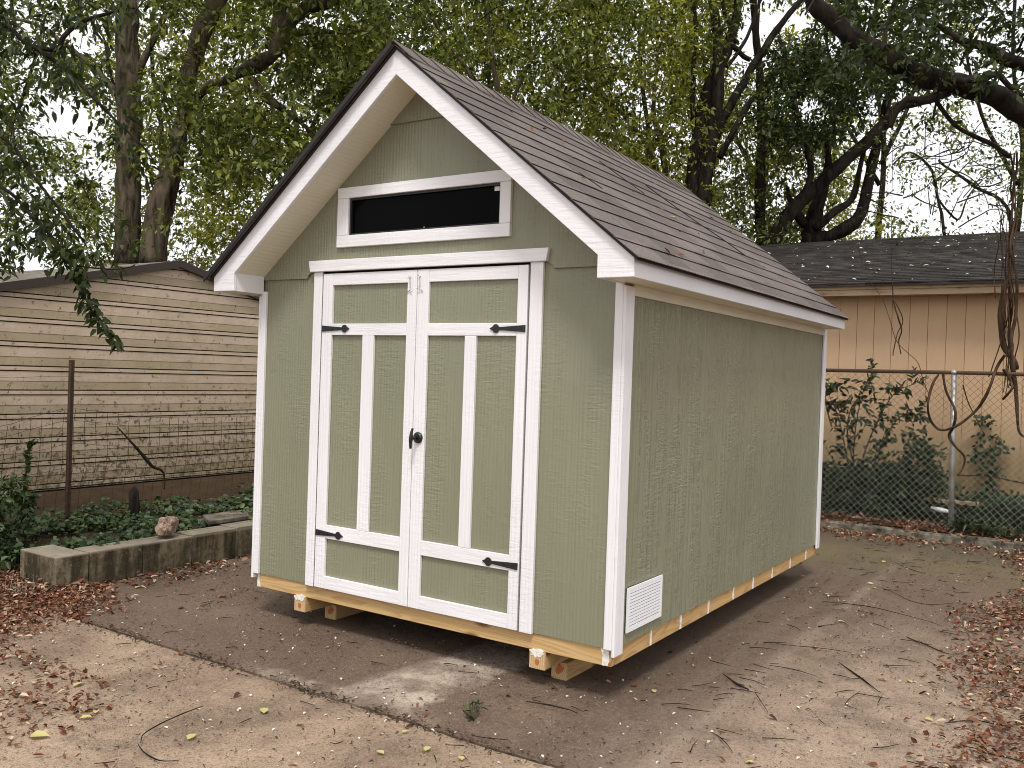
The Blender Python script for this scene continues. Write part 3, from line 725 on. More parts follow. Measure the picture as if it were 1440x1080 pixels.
m = MB(); x = -4.6; 
while x < 7:
    m.box(x, x+.1975, HY, HY+.03, G+.02, 2.46); x += .2032
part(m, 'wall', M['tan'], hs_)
M['groove'] = NT('groove_paint').color((.36, .22, .12)).rough(.8).m
m = MB(); m.box(-4.6, 7, HY+.009, HY+.05, G+.01, 2.459); part(m, 'wall_backing', M['groove'], hs_)
m = MB(); m.box(-4.6, -4.55, HY+.051, 18, G, 2.45); m.box(7, 7.05, HY+.051, 18, G, 2.45); m.box(-4.6, 7, 18, 18.05, G, 2.45); part(m, 'side_wall', M['tan'], hs_)
part(MB().box(-4.9, 7.3, 7.69, 7.715, 2.445, 2.516), 'fascia', M['tan_trim'], hs_)
part(MB().box(-4.9, 7.3, 7.665, 7.715, 2.5165, 2.575), 'fascia', M['tan_trim'], hs_)
part(MB().box(-4.9, 7.3, 7.7155, HY-.0005, 2.455, 2.470), 'soffit', M['tan_trim'], hs_)
KH = .25
def hz(y): return 2.585 + KH*(y-7.62)
m = MB(); rr = random.Random(9); y = 7.60; k = 0
while y < 13.0:
    x = -5.0 - .15*(k % 2)
    while x < 7.4:
        wd = rr.choice((.22, .30, .30, .38)); j = rr.uniform(-.012, .012); h = .010 + rr.uniform(0, .006)
        xa, xb = x+.003, x+wd-.003; ya_ = y + j; yb_ = y+.15
        m.add([(xa, ya_, hz(ya_)+h), (xb, ya_, hz(ya_)+h+rr.uniform(-.003, .004)), (xb, yb_, hz(yb_)+.002), (xa, yb_, hz(yb_)+.002),
               (xa, ya_+.002, hz(ya_)-.004), (xb, ya_+.002, hz(ya_)-.004), (xb, yb_, hz(yb_)-.006), (xa, yb_, hz(yb_)-.006)],
              [(0, 1, 2, 3), (0, 4, 5, 1), (1, 5, 6, 2), (3, 7, 4, 0)])
        x += wd
    y += .138; k += 1
part(m, 'roof', M['shingle_old'], hs_)
m = MB(); m.prism([(7.60, hz(7.6)-.03), (13, hz(13)-.012), (18.4, hz(7.6)-.03), (18.4, hz(7.6)-.012), (13, hz(13)+.006), (7.60, hz(7.6)-.012)], 0, -5, 7.4); part(m, 'roof_deck', M['shingle_old'], hs_)

# ------------------------------------------------------------------ chain link fence
FY = 6.4
fe = empty('chain_link_fence', (.576, FY, G), 'galvanised chain link fence with a rusty top rail in front of the tan house', 'fence')
t = NT('weathered_galvanised'); n = t.noise(t.mapped((1, 1, 1)), 12, 4, .7); P = t.sep()
t.color(t.mix(t.ramp(n, [(.45, 0.), (.7, .6)]), (.50, .49, .47), (.24, .20, .16))).rough(.45).metal(.55); M['galv'] = t.m
t = NT('rusty_rail'); n = t.noise(t.mapped((6, 30, 30)), 1, 4, .7); t.color(t.mix(n, (.035, .02, .013), (.14, .075, .04))).rough(.8); M['rust'] = t.m
t = NT('wire_mesh'); P = t.sep(); n = t.noise(t.mapped((1, 1, 1)), 3, 3)
zr = t.node('ShaderNodeMapRange'); t.put(zr.inputs[0], t.math('ADD', P[2], t.math('MULTIPLY', n, .5))); zr.inputs[1].default_value = 1.0; zr.inputs[2].default_value = 1.45
t.color(t.mix(zr.outputs[0], (.42, .41, .38), (.13, .08, .05))).rough(.5).metal(.3); M['wire'] = t.m
for px_ in (-1.85, .576, 3.0):
    m = MB(); m.tube([(px_+.028, FY, G+.05), (px_, FY, 1.50)], .0265, 12); p = part(m, 'post', M['galv'], fe, smooth=True)
    m = MB(); m.tube([(px_, FY, 1.50), (px_, FY, 1.525), (px_, FY, 1.545)], [.031, .031, .012], 12); m.build('post_cap', M['galv'], p, smooth=True)
    m = MB()
    for z in (.35, .75, 1.05, 1.33): m.tube([(px_+.03+.028*(1.5-z)/1.6, FY-.002, z-.004), (px_+.028*(1.5-z)/1.6, FY-.032, z), (px_-.03+.028*(1.5-z)/1.6, FY-.002, z+.004)], .003, 5)
    m.build('tie', M['galv'], p)
m = MB(); m.tube([(x, FY+.002, 1.512+.004*math.sin(x*2)) for x in [-3+.4*i for i in range(19)]], .0205, 10); part(m, 'top_rail', M['rust'], fe, smooth=True)
m = MB(); D = .0718; H0, H1 = G+.10, 1.525; x0f, x1f = -3.0, 4.2
def fwarp(x, z): return FY-.026 + .014*mnoise.noise(Vector((x*1.1, z*1.3, 2)))
for dirn in (1, -1):
    k = -40
    while k*D < (x1f-x0f)+40*D:
        xs_ = x0f + k*D; pts = []
        n_ = 11
        for i in range(n_+1):
            z = H0 + (H1-H0)*i/n_; x = xs_ + dirn*(z-H0) - (0 if dirn == 1 else 0)
            if x0f <= x <= x1f: pts.append((x + .006*mnoise.noise(Vector((x*5, z*5, dirn))), fwarp(x, z) + dirn*.0016, z))
        if len(pts) > 1: m.tube(pts, .0016, 3, cap=False)
        k += 1
part(m, 'mesh', M['wire'], fe)

# ------------------------------------------------------------------ block planter wall, rock, paver
def block_mat():
    t = NT('mossy_concrete_block'); n = t.noise(t.mapped((1, 1, 1)), 5, 6, .7, .3); g = t.noise(t.mapped((1, 1, 1)), 90, 3, .7); v_ = t.noise(t.mapped((10, 10, 1.5)), 1, 4, .6)
    c = t.mix(t.ramp(n, [(.35, 0.), (.65, 1.)]), (.27, .215, .145), (.09, .07, .042)); c = t.mix(t.ramp(v_, [(.44, 0.), (.60, .85)]), c, (.028, .024, .014))
    blk2 = t.noise(t.mapped((1, 1, 1)), 14, 6, .8); c = t.mix(t.ramp(blk2, [(.50, 0.), (.60, .7)]), c, (.05, .04, .022)); c = t.mix(t.ramp(blk2, [(.34, .6), (.42, 0.)]), c, (.36, .31, .23))
    c = t.mix(t.ramp(g, [(.6, 0.), (.75, .4)]), c, (.34, .29, .21)); P = t.sep()
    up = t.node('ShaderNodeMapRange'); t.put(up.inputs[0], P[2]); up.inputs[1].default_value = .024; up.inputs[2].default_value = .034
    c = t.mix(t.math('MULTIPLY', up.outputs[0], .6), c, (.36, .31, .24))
    t.color(c).rough(.95).spec(.1).bump(g, .8, .006); return t.m
M['block'] = block_mat()
zt = .040
blk = [((-4.31, -3.87, -.432, -.202), 'mossy concrete block laid crosswise at the near end of the planter wall', 0)]
ys = [-.196, .213, .631, 1.04, 1.45, 1.86, 2.27, 2.68, 3.09]
ords = ['first long mossy concrete block beside the crosswise end block of the planter wall', 'second long concrete block of the planter wall counted from its near end', 'concrete block of the planter wall in front of and right of the pinkish rock', 'fourth long block of the planter wall, nearest visible one to the white shed corner', *['planter wall block hidden behind the green shed']*4]
for i in range(8): blk.append(((-4.07+.004*(i % 2), -3.87+.004*(i % 2), ys[i]+.004, ys[i+1]-.004), ords[i], 1))
for (x0_, x1_, ya_, yb_), lb, lng in blk:
    if ya_ > 1.7: continue
    b = empty('concrete_block', ((x0_+x1_)/2, (ya_+yb_)/2, G), lb, 'block', 'concrete blocks of the planter wall')
    m = MB(); tk = .035; z0_ = G-.01; z1_ = zt + .012*mnoise.noise(Vector((ya_*3, 1, 1))) + .018*max(0, ya_)/1.2
    m.box(x0_, x0_+tk, ya_, yb_, z0_, z1_); m.box(x1_-tk, x1_, ya_, yb_, z0_, z1_)
    m.box(x0_+tk+.0001, x1_-tk-.0001, ya_, ya_+tk, z0_, z1_-.001); m.box(x0_+tk+.0001, x1_-tk-.0001, yb_-tk, yb_, z0_, z1_-.001)
    if lng: m.box(x0_+tk+.0001, x1_-tk-.0001, (ya_+yb_)/2-.018, (ya_+yb_)/2+.018, z0_, z1_-.002)
    else: m.box((x0_+x1_)/2-.018, (x0_+x1_)/2+.018, ya_+tk+.0001, yb_-tk-.0001, z0_, z1_-.002)
    m.build('shell', M['block'], b, bevel=.004)
    MB().box(x0_+tk+.0002, x1_-tk-.0002, ya_+tk+.0002, yb_-tk-.0002, z0_+.001, z1_-.004).build('soil_fill', M['block'], b)
def rock(name, c, r, label, mat, sq=(1, 1, .8), seed=1, cat='rock'):
    import bmesh
    b = bmesh.new(); bmesh.ops.create_icosphere(b, subdivisions=4, radius=1)
    for v_ in b.verts:
        p = v_.co.copy(); f = 1 + .22*mnoise.noise(p*1.3+Vector((seed, 0, 0))) + .09*mnoise.noise(p*3.5+Vector((0, seed, 0))) + .04*mnoise.noise(p*9)
        q = Vector((max(-.8, min(.8, p.x)), max(-.8, min(.8, p.y)), max(-.72, min(.75, p.z))))*f
        v_.co = Vector((q.x*sq[0], q.y*sq[1], q.z*sq[2]))*r
    zmin = min(v_.co.z for v_ in b.verts)
    me = bpy.data.meshes.new(name); b.to_mesh(me); b.free()
    o = link(name, me, mat); o.location = (c[0], c[1], c[2]-zmin); o.rotation_euler = (0, 0, .6)
    return tag(o, label, cat)
t = NT('pinkish_rock'); n = t.noise(t.mapped((1, 1, 1)), 28, 4, .7); t.color(t.mix(t.ramp(n, [(.38, 0.), (.6, 1.)]), (.16, .085, .06), (.50, .36, .28))).rough(.9).bump(n, .8, .02); M['rock'] = t.m
rock('rock', (-3.99, .49, .055), .105, 'rough pinkish rock sitting on top of the mossy block planter wall', M['rock'], (.7, 1.15, .8))
m = MB(); m.prism([(-4.42, 1.15), (-4.13, .98), (-4.10, 1.75), (-4.4, 1.85)], 2, .05, .085); tag(m.build('stepping_stone', M['kerb'], bevel=.006), 'flat pale stone slab lying in the bed behind the planter wall', 'slab')

# ------------------------------------------------------------------ wire fence with rusty post on the left
wf = empty('garden_wire_fence', (-5.3, .5, G+.1), 'sagging rusty welded wire fence in front of the ribbed metal building', 'fence')
m = MB(); FX = -5.3
m.prism([(-5.318, .470), (-5.282, .470), (-5.282, .476), (-5.297, .476), (-5.297, .510), (-5.303, .510), (-5.303, .476), (-5.318, .476)], 2, -.08, 1.345)
t = NT('rusty_post'); n = t.noise(t.mapped((30, 30, 8)), 1, 4, .7); t.color(t.mix(n, (.028, .015, .010), (.095, .048, .030))).rough(.8); M['rusty_post'] = t.m
part(m, 'post', M['rusty_post'], wf)
m = MB()
def wtop(y):
    return .96 - .05*min(1, abs(y-.49)/.5) - .07*math.sin(max(0, min(1, (y-.49)/3.2))*math.pi) - (.10 if y < .49 else 0)*min(1, (.49-y)/.6 if y < .49 else 0)
def wp(y, z):
    return (FX+.03+.05*mnoise.noise(Vector((y*.9, z*1.5, 7))), y + .03*mnoise.noise(Vector((y*2.0, z*3, 1))), z + .022*mnoise.noise(Vector((y*2.6, z*2, 3))))
y = -1.4
while y < 4.2:
    zz = wtop(y); m.tube([wp(y+.01*k, -.06 + (zz+.06)*k/8) for k in range(9)], .0022, 3, cap=False); y += .098
for k in range(11):
    f = 1 - k*.098
    m.tube([wp(-1.4 + .14*i, -.06 + (wtop(-1.4+.14*i)+.06)*f) for i in range(41)], .0023, 3, cap=False)
m.tube([wp(-1.4+.28*i, 1.20+.01*math.sin(i)) for i in range(8)], .0015, 3, cap=False)
part(m, 'mesh', M['rusty_post'], wf)
def onx(u, v_, X):
    d = FW + RT*(u-720)/FPX + UP*(540-v_)/FPX; return Vector(CAM + d*((X-CAM[0])/d[0]))
def ony(u, v_, Y):
    d = FW + RT*(u-720)/FPX + UP*(540-v_)/FPX; return Vector(CAM + d*((Y-CAM[1])/d[1]))
m = MB(); m.tube(smooth_path([onx(166, 600, -5.22), onx(185, 622, -5.2), onx(203, 643, -5.17), (onx(214, 656, -5.17)), onx(229, 664, -5.16), onx(231, 688, -5.15)], 5, .01), interp([.004, .010, .016, .014, .009, .006], 5), 7)
tag(m.build('stick', M['bark_dark'], smooth=True), 'dark crooked stick caught in the wire fence before the metal building', 'stick')
m = MB(); m.tube([onx(190, 745, -5.0), onx(189, 715, -5.0), onx(188, 692, -5.0), onx(190, 684, -5.0)], [.05, .045, .04, .012], 8)
tag(m.build('stump', M['bark_dark'], smooth=True), 'small dark stump poking up in the ivy below the metal building', 'stump')

# ------------------------------------------------------------------ trees
def wr(px, d): return px*.5*d/FPX
def limb(m, pts, d, seg=10, jit=.03, sd=0, n=5, dd=0):
    """pts: (u, v, width px); d: distance of the tree"""
    P = [at(u, v_, d + dd*i/max(1, len(pts)-1)) for i, (u, v_, w_) in enumerate(pts)]
    m.tube(smooth_path(P, n, jit, sd), [wr(w_, d) for w_ in interp([p[2] for p in pts], n)], seg, rough=.25)
    return P
def to_ground(pts, d):
    p = at(pts[0][0], pts[0][1], d); w_ = wr(pts[0][2], d); return [(p.x, p.y, G-.3), (p.x, p.y, p.z*.5), tuple(p)], [w_*1.5, w_*1.12, w_]
def near_gap(P, gaps):
    u, v_ = uv_of(P)
    for (gu, gv, a_, b_) in gaps:
        if ((u-gu)/a_)**2 + ((v_-gv)/b_)**2 < 1: return True
    return False
# openings in the canopy where the sky shows
GAPS = [(118, 58, 34, 24), (38, 84, 22, 14), (72, 97, 12, 14), (95, 165, 48, 36), (135, 200, 22, 22), (60, 265, 45, 14), (145, 250, 22, 26), (214, 66, 13, 30), (200, 168, 14, 18), (196, 275, 14, 20), (240, 298, 9, 16), (20, 262, 14, 16), (150, 15, 22, 10),
        (258, 30, 10, 12), (330, 62, 14, 10), (470, 32, 24, 12), (505, 20, 18, 10), (452, 128, 12, 9), (377, 120, 6, 6), (434, 188, 8, 6),
        (656, 112, 20, 10), (695, 136, 14, 7), (868, 60, 14, 26), (880, 118, 20, 14), (915, 98, 9, 12), (905, 150, 22, 12), (765, 42, 8, 6), (795, 192, 8, 5), (990, 30, 10, 22),
        (1062, 40, 30, 50), (1100, 24, 26, 26), (1140, 20, 24, 18), (1035, 95, 14, 22), (1135, 150, 26, 22), (1112, 280, 14, 13), (1172, 60, 24, 16), (1225, 152, 24, 18), (1190, 178, 14, 10), (1290, 250, 66, 76), (1370, 290, 74, 52), (1375, 200, 30, 26), (1418, 62, 22, 20), (1400, 112, 20, 9), (1415, 180, 30, 30), (1225, 8, 20, 10)]
TONE = {}
def canopy(u0, u1, v0, v1, d0, d1, count, gaps, seed, thr=-.02, freq=1.1, clear=()):
    rr = random.Random(seed); out = []
    while len(out) < count:
        u = rr.uniform(u0, u1); v_ = rr.uniform(v0, v1); d = rr.uniform(d0, d1)
        P = at(u, v_, d)
        if P.z < .3: continue
        if mnoise.noise(P*freq + Vector((seed, 0, 0))) < thr and rr.random() < .8: continue
        if near_gap(P, gaps) and rr.random() < .94: continue
        if clear and rr.random() < .90 and any(math.hypot(u-a_[0]-(b_[0]-a_[0])*k_/3, v_-a_[1]-(b_[1]-a_[1])*k_/3) < a_[2]*.5+13 for a_, b_ in zip(clear[:-1], clear[1:]) for k_ in range(3)): continue
        out.append(tuple(P))
    return np.array(out)
def tree(name, label, base, parts_, crown, bark_m, leaf_m, leaf_len, per=25, rad=.32, group=None, cat='tree', hi=False, extra=None):
    e = empty(name, (base[0], base[1], G), label, cat, group)
    m = MB()
    for fn in parts_: fn(m)
    if m.v: m.build('trunk', M[bark_m], e, smooth=True)
    if crown is not None and len(crown):
        P, T, N = spray_leaves(crown, per, rad)
        ln = leaf_len*rng.uniform(.5, 1.3, len(P))
        leaf_mesh('crown', P, T, N, ln, ln*.46, M[leaf_m], e, hi=hi)
        # fine twigs holding the sprays
        tw = MB()
        for c_ in crown[::16]:
            c_ = Vector(c_); q = c_ + Vector((random.uniform(-1, 1), random.uniform(-1, 1), random.uniform(-1.0, .2)))*rad*2.4
            tw.tube([q, (q+c_)/2 + Vector((0, 0, .05)), c_], [.012, .008, .003], 3, cap=False)
        tag(tw.build('twigs', M['bark_dark'], e), kind='stuff')
    return e
def grounded(pts, d): 
    def f(m):
        a_, r_ = to_ground(pts, d); m.tube(smooth_path(a_, 4, 0), interp(r_, 4), 12, rough=.2)
    return f
def L_(pts, d, **k): return lambda m: limb(m, pts, d, **k)

# background wall of bright trees
bg = [(-160, 130, 22, 'lf_m'), (110, 330, 23, 'lf_y'), (300, 520, 24, 'lf_y'), (480, 700, 25, 'lf_m'), (640, 860, 23, 'lf_y'), (800, 1010, 24, 'lf_y'), (960, 1180, 23, 'lf_y'), (1130, 1340, 25, 'lf_y'), (1300, 1560, 24, 'lf_m')]
bl = ['far green tree behind the left end of the metal building', 'bright yellow-green tree rising behind the twin pale trunks', 'bright tree showing behind the left roof slope of the shed', 'tree rising straight behind the shed roof peak', 'yellow-green tree above the middle of the shed roof', 'yellow-green tree above the far part of the shed roof', 'yellow-green tree beyond the junction of the shed roof and the tan house', 'light tree behind the ridge of the dark shingle roof', 'sparse far tree at the right above the dark shingle roof']
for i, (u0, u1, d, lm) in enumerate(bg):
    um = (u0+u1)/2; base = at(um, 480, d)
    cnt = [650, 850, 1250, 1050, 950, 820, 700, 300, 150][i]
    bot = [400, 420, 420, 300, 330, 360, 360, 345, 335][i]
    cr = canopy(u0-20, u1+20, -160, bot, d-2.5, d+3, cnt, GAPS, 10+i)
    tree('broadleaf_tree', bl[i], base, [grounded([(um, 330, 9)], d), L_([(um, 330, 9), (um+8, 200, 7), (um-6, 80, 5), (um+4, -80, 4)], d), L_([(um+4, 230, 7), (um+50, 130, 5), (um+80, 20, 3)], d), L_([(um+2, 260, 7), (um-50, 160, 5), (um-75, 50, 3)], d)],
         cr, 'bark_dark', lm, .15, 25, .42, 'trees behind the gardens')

# twin pale trunks behind the metal building
dA = 14
ptA = [(177, 372, 34), (180, 296, 34), (181, 200, 32), (180, 130, 34), (178, 74, 32), (180, 30, 27), (178, -20, 24), (170, -120, 18)]
crA = canopy(-140, 235, -130, 330, 11.5, 15.5, 420, GAPS, 31, -.1, .9, ptA + [(177, 372, 10)] + ptA[::-1])
tree('pale_trunk_tree', 'straight pale trunked tree, left of the two trunks behind the metal building', at(177, 560, dA), [grounded(ptA, dA), L_(ptA, dA, seg=14), L_([(181, 120, 14), (215, 60, 9), (245, -10, 7)], dA), L_([(180, 150, 12), (130, 95, 8), (60, 40, 5), (-10, 20, 3)], dA)],
     crA, 'bark_pale', 'lf_m', .105, 22, .36)
ptB = [(213, 372, 36), (226, 289, 36), (241, 240, 28), (254, 190, 20), (262, 130, 20), (268, 90, 22), (285, 40, 27), (306, 0, 26), (345, -60, 24)]
crB = canopy(225, 560, -130, 260, 11, 14.5, 950, GAPS, 32, -.1, .9, ptB + [(300, 118, 10), (340, 100, 14), (385, 78, 14), (395, 20, 20), (430, 15, 14), (490, -6, 12)])
tree('pale_trunk_tree', 'leaning pale trunked tree with dark crooked limb, right of the two pale trunks', at(213, 560, dA), [grounded(ptB, dA), L_(ptB, dA, seg=14),
     L_([(268, 150, 12), (291, 122, 12), (315, 114, 12), (338, 101, 16), (364, 89, 22), (387, 76, 15)], dA, dd=-1.2, jit=.02), L_([(388, 78, 20), (390, 55, 24), (395, 30, 26), (396, 0, 20), (398, -60, 18)], dA-1.1, jit=.02),
     L_([(397, 42, 20), (412, 26, 20), (432, 14, 18), (462, 4, 16), (490, -6, 15), (540, -30, 12)], dA-1.1), L_([(350, 108, 8), (362, 122, 12), (378, 138, 14), (396, 152, 10), (430, 178, 5), (460, 215, 3)], dA-1.0, jit=.02),
     L_([(405, 50, 8), (440, 44, 8), (480, 46, 5), (520, 40, 3)], dA-1)],
     crB, 'bark_pale', 'lf_m', .11, 25, .36)
# mass of mid-green foliage behind the roof
crC = canopy(470, 905, -130, 300, 15, 19, 1150, GAPS, 33, .0, 1.2)
tree('broadleaf_tree', 'dense mid-green tree filling the sky above the right slope of the shed roof', at(700, 480, 17), [grounded([(715, 300, 12)], 17), L_([(715, 300, 12), (708, 200, 10), (700, 130, 8), (690, 60, 6), (680, -60, 5)], 17), L_([(706, 180, 6), (740, 100, 5), (780, 30, 3)], 17),
     L_([(702, 160, 5), (650, 90, 5), (600, 10, 4), (590, -40, 4)], 17)],
     crC, 'bark_brown', 'lf_m', .115, 25, .40)
# slender pair leaning left above the roof
dE = 19
crE = canopy(780, 1000, -120, 300, 16, 20, 700, GAPS, 34, -.1)
tree('slender_tree', 'slender forked tree with two thin leaning stems above the shed roof', at(940, 480, dE), [grounded([(942, 275, 9)], dE), L_([(942, 275, 9), (930, 200, 8), (919, 162, 7), (921, 120, 5), (925, 60, 4), (920, -30, 3)], dE), L_([(938, 268, 8), (912, 212, 7), (890, 178, 6), (862, 148, 4), (820, 118, 3)], dE)],
     crE, 'bark_brown', 'lf_y', .105, 24, .36)
# dark multi-stemmed tree beside the roof
dD = 18
ptD = [(972, 300, 34), (980, 250, 33), (986, 195, 30), (992, 146, 22), (1005, 107, 17), (1024, 65, 15), (1036, 19, 12), (1046, -40, 10)]
crD = canopy(930, 1120, -120, 345, 16.5, 20, 520, GAPS, 35, -.1, 1.1, ptD[:5] + [(1034, 136, 10), (1060, 92, 10), (1087, 49, 10), (1118, 10, 10)])
tree('dark_trunk_tree', 'thick dark multi-stemmed tree rising just beyond the far end of the shed roof', at(975, 480, dD), [grounded(ptD, dD), L_(ptD, dD, seg=12), L_([(988, 290, 20), (998, 220, 20), (1008, 150, 18), (1010, 90, 15), (1008, 40, 13), (1002, -20, 11)], dD-.3, seg=12),
     L_([(1002, 205, 13), (1018, 165, 12), (1034, 136, 12), (1060, 92, 11), (1087, 49, 10), (1118, 10, 8), (1150, -30, 7)], dD-.2), L_([(1012, 222, 9), (1030, 188, 8), (1049, 152, 8), (1087, 107, 7), (1133, 66, 5), (1180, 30, 3)], dD-.2),
     L_([(1036, 60, 6), (1028, 40, 6), (1018, 15, 6), (1020, -20, 5)], dD), L_([(1056, 84, 7), (1046, 78, 7), (1034, 68, 7), (1024, 60, 7)], dD), L_([(1022, 95, 5), (1045, 60, 5), (1062, 20, 4), (1080, -20, 4)], dD), L_([(974, 170, 8), (975, 100, 7), (978, 40, 6), (972, -20, 5)], dD)],
     crD, 'bark_dark', 'lf_m', .11, 24, .34)
ptF = [(1072, 342, 17), (1068, 276, 14), (1071, 195, 12), (1070, 130, 11), (1064, 60, 10), (1060, 0, 9), (1060, -60, 8)]
tree('upright_tree', 'straight thin dark tree at the left end of the dark shingle roof', at(1072, 480, 18.5), [grounded(ptF, 18.5), L_(ptF, 18.5), L_([(1068, 150, 6), (1090, 110, 5), (1110, 70, 4)], 18.5)],
     canopy(1030, 1170, 60, 345, 18, 21, 210, GAPS, 36, -.1, 1.1, ptF), 'bark_dark', 'lf_m', .11, 24, .34)
dG = 17.5
ptG = [(1084, 348, 22), (1103, 310, 20), (1123, 287, 20), (1165, 248, 19), (1200, 216, 18), (1241, 178, 16), (1262, 152, 14), (1300, 140, 13), (1334, 130, 12)]
tree('leaning_tree', 'dark tree leaning steeply to the right across the sky above the dark shingle roof', at(1080, 480, dG), [grounded(ptG, dG), L_(ptG, dG, seg=12), L_([(1128, 280, 9), (1140, 240, 9), (1128, 190, 8), (1119, 150, 8), (1108, 100, 7), (1095, 50, 5)], dG)],
     canopy(1080, 1260, 60, 205, 15.5, 18.5, 260, GAPS, 37, -.1, 1.1, ptG), 'bark_dark', 'lf_d', .12, 22, .34)
ptH = [(1138, 346, 28), (1142, 318, 24), (1149, 292, 20), (1158, 262, 14), (1165, 225, 9), (1160, 180, 6)]
tree('clump_tree', 'dark tree with curved stems springing from one base above the dark shingle roof', at(1136, 480, 18), [grounded(ptH, 18), L_(ptH, 18, seg=12), L_([(1130, 338, 20), (1165, 332, 18), (1195, 318, 18), (1213, 295, 17), (1218, 270, 15), (1226, 236, 14), (1235, 200, 13), (1246, 150, 12), (1256, 112, 10), (1270, 60, 7)], 17.8, seg=12),
     L_([(1146, 322, 12), (1172, 300, 11), (1196, 281, 9), (1204, 258, 8), (1212, 222, 6), (1222, 190, 4)], 17.6), L_([(1132, 318, 14), (1120, 300, 12), (1112, 285, 8), (1108, 262, 5)], 18)],
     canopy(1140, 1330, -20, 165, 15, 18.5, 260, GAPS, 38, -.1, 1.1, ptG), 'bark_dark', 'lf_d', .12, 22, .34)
rw = random.Random(21); WT = []
for k in range(22):
    u, v_ = rw.uniform(1235, 1440), rw.uniform(150, 330); a_ = rw.uniform(-.9, .9) + (math.pi if rw.random() < .5 else 0); pts = []
    for j in range(6):
        pts.append((u, v_, max(.9, 2.2-.3*j))); u += 20*math.cos(a_); v_ += 15*math.sin(a_); a_ += rw.uniform(-.6, .6)
        if v_ > 335: break
    if len(pts) > 2: WT.append(L_(pts, 16+rw.uniform(-1, 1), seg=5))
# wispy far twigs at right
tree('wispy_tree', 'thin leafy sapling with wispy twigs in front of the white sky on the right', at(1330, 480, 16), [L_([(1422, 342, 6), (1416, 290, 5), (1360, 255, 4), (1320, 225, 3)], 16), L_([(1330, 340, 5), (1322, 290, 4), (1310, 240, 4), (1280, 215, 3), (1255, 232, 2)], 16), grounded([(1330, 340, 5)], 16), L_([(1318, 275, 3), (1345, 310, 3), (1360, 280, 2), (1380, 255, 2)], 16), grounded([(1422, 342, 6)], 16), *WT],
     canopy(1235, 1460, 165, 345, 14, 18.5, 230, [(1335, 295, 30, 24), (1270, 280, 22, 18), (1400, 300, 20, 14)], 39, .0, 1.6), 'bark_dark', 'lf_m', .085, 14, .34)
# big limb sweeping in from the right
dJ = 8.2
root = at(1700, 250, dJ+.5)
J = [(1136, -40, 20), (1146, 2, 22), (1166, 22, 25), (1197, 49, 26), (1235, 76, 28), (1276, 98, 30), (1307, 110, 31), (1355, 121, 29), (1402, 136, 30), (1440, 157, 33), (1520, 200, 42), (1620, 235, 54), (1700, 290, 70)]
def jtrunk(m):
    p = at(1700, 290, dJ); w_ = wr(70, dJ); m.tube(smooth_path([(p.x+.25, p.y+.1, G-.3), (p.x+.15, p.y, 1.2), tuple(p), tuple(p+Vector((-.1, .1, 1.6)))], 4), interp([w_*1.7, w_*1.3, w_*1.1, w_*.8], 4), 14, rough=.2)
crJ = canopy(1170, 1560, -140, 120, 6.8, 9.5, 330, [(1418, 62, 24, 20), (1400, 112, 16, 8), (1172, 20, 30, 30), (1225, 150, 20, 20)], 40, -.05, 1.6)
tree('overhanging_tree', 'big tree whose thick dark limb sweeps across the top right corner', at(1700, 480, dJ), [jtrunk, L_(J, dJ, seg=14, jit=.025), L_([(1500, 110, 16), (1440, 92, 17), (1411, 80, 18), (1386, 67, 15), (1350, 58, 9), (1310, 30, 6)], dJ+.4),
     L_([(1620, 200, 20), (1560, 150, 18), (1500, 110, 16)], dJ+.4), L_([(1345, 122, 14), (1325, 134, 12), (1300, 143, 11), (1275, 141, 9), (1262, 156, 7), (1252, 180, 5)], dJ, jit=.02), L_([(1335, 112, 8), (1375, 112, 10), (1400, 104, 9), (1418, 118, 7), (1440, 134, 6)], dJ-.2, jit=.02),
     L_([(1240, 78, 6), (1246, 40, 6), (1256, 10, 7), (1268, -30, 8)], dJ+.2), L_([(1316, 140, 6), (1342, 176, 6), (1373, 195, 6), (1400, 207, 6), (1420, 220, 7)], dJ+.1, jit=.02)],
     crJ, 'bark_dark', 'lf_d', .075, 20, .20, hi=False)
# near branches hanging in from the top left
dK = 5.2
def jk(m):
    a_ = at(-260, 60, dK); m.tube(smooth_path([(a_.x-.3, a_.y-.2, G-.2), (a_.x-.2, a_.y-.1, 1.5), tuple(a_), (a_.x, a_.y, a_.z+1.2)], 4), interp([.20, .16, .13, .10], 4), 12, rough=.2)
kb = [[(-260, 60, 26), (-120, 10, 12), (0, 33, 7), (33, 58, 6), (72, 83, 6), (111, 117, 5), (155, 161, 4), (190, 195, 3), (215, 225, 2)],
      [(40, 62, 5), (80, 70, 7), (92, 53, 7), (117, 33, 6), (155, 20, 4), (190, 12, 3)], [(-260, 140, 22), (-100, 150, 10), (0, 190, 5), (40, 240, 4), (80, 290, 4), (120, 340, 3)],
      [(-100, 240, 8), (0, 262, 5), (50, 310, 4), (90, 352, 3), (112, 390, 3), (122, 420, 2.5), (142, 455, 2), (172, 486, 1.5)], [(-160, -60, 10), (-40, -40, 6), (60, -20, 5), (150, -30, 4)],
      [(60, 330, 3), (100, 372, 2.5), (150, 378, 2), (190, 372, 1.5)]]
cK = []
rr = random.Random(77)
KG = [(118, 55, 36, 26), (38, 84, 26, 16), (100, 165, 48, 38), (138, 205, 24, 24), (62, 268, 40, 12), (150, 258, 22, 34), (205, 160, 30, 60), (200, 60, 40, 50), (20, 262, 12, 14)]
for b in kb:
    P = smooth_path([at(u, v_, dK + .25*math.sin(i)) for i, (u, v_, w_) in enumerate(b)], 6)
    for p in P:
        for _ in range(1):
            q = p + Vector([rr.gauss(0, .08) for _ in range(3)])
            if uv_of(q)[1] > 365: continue
            if not near_gap(q, KG): cK.append(tuple(q))
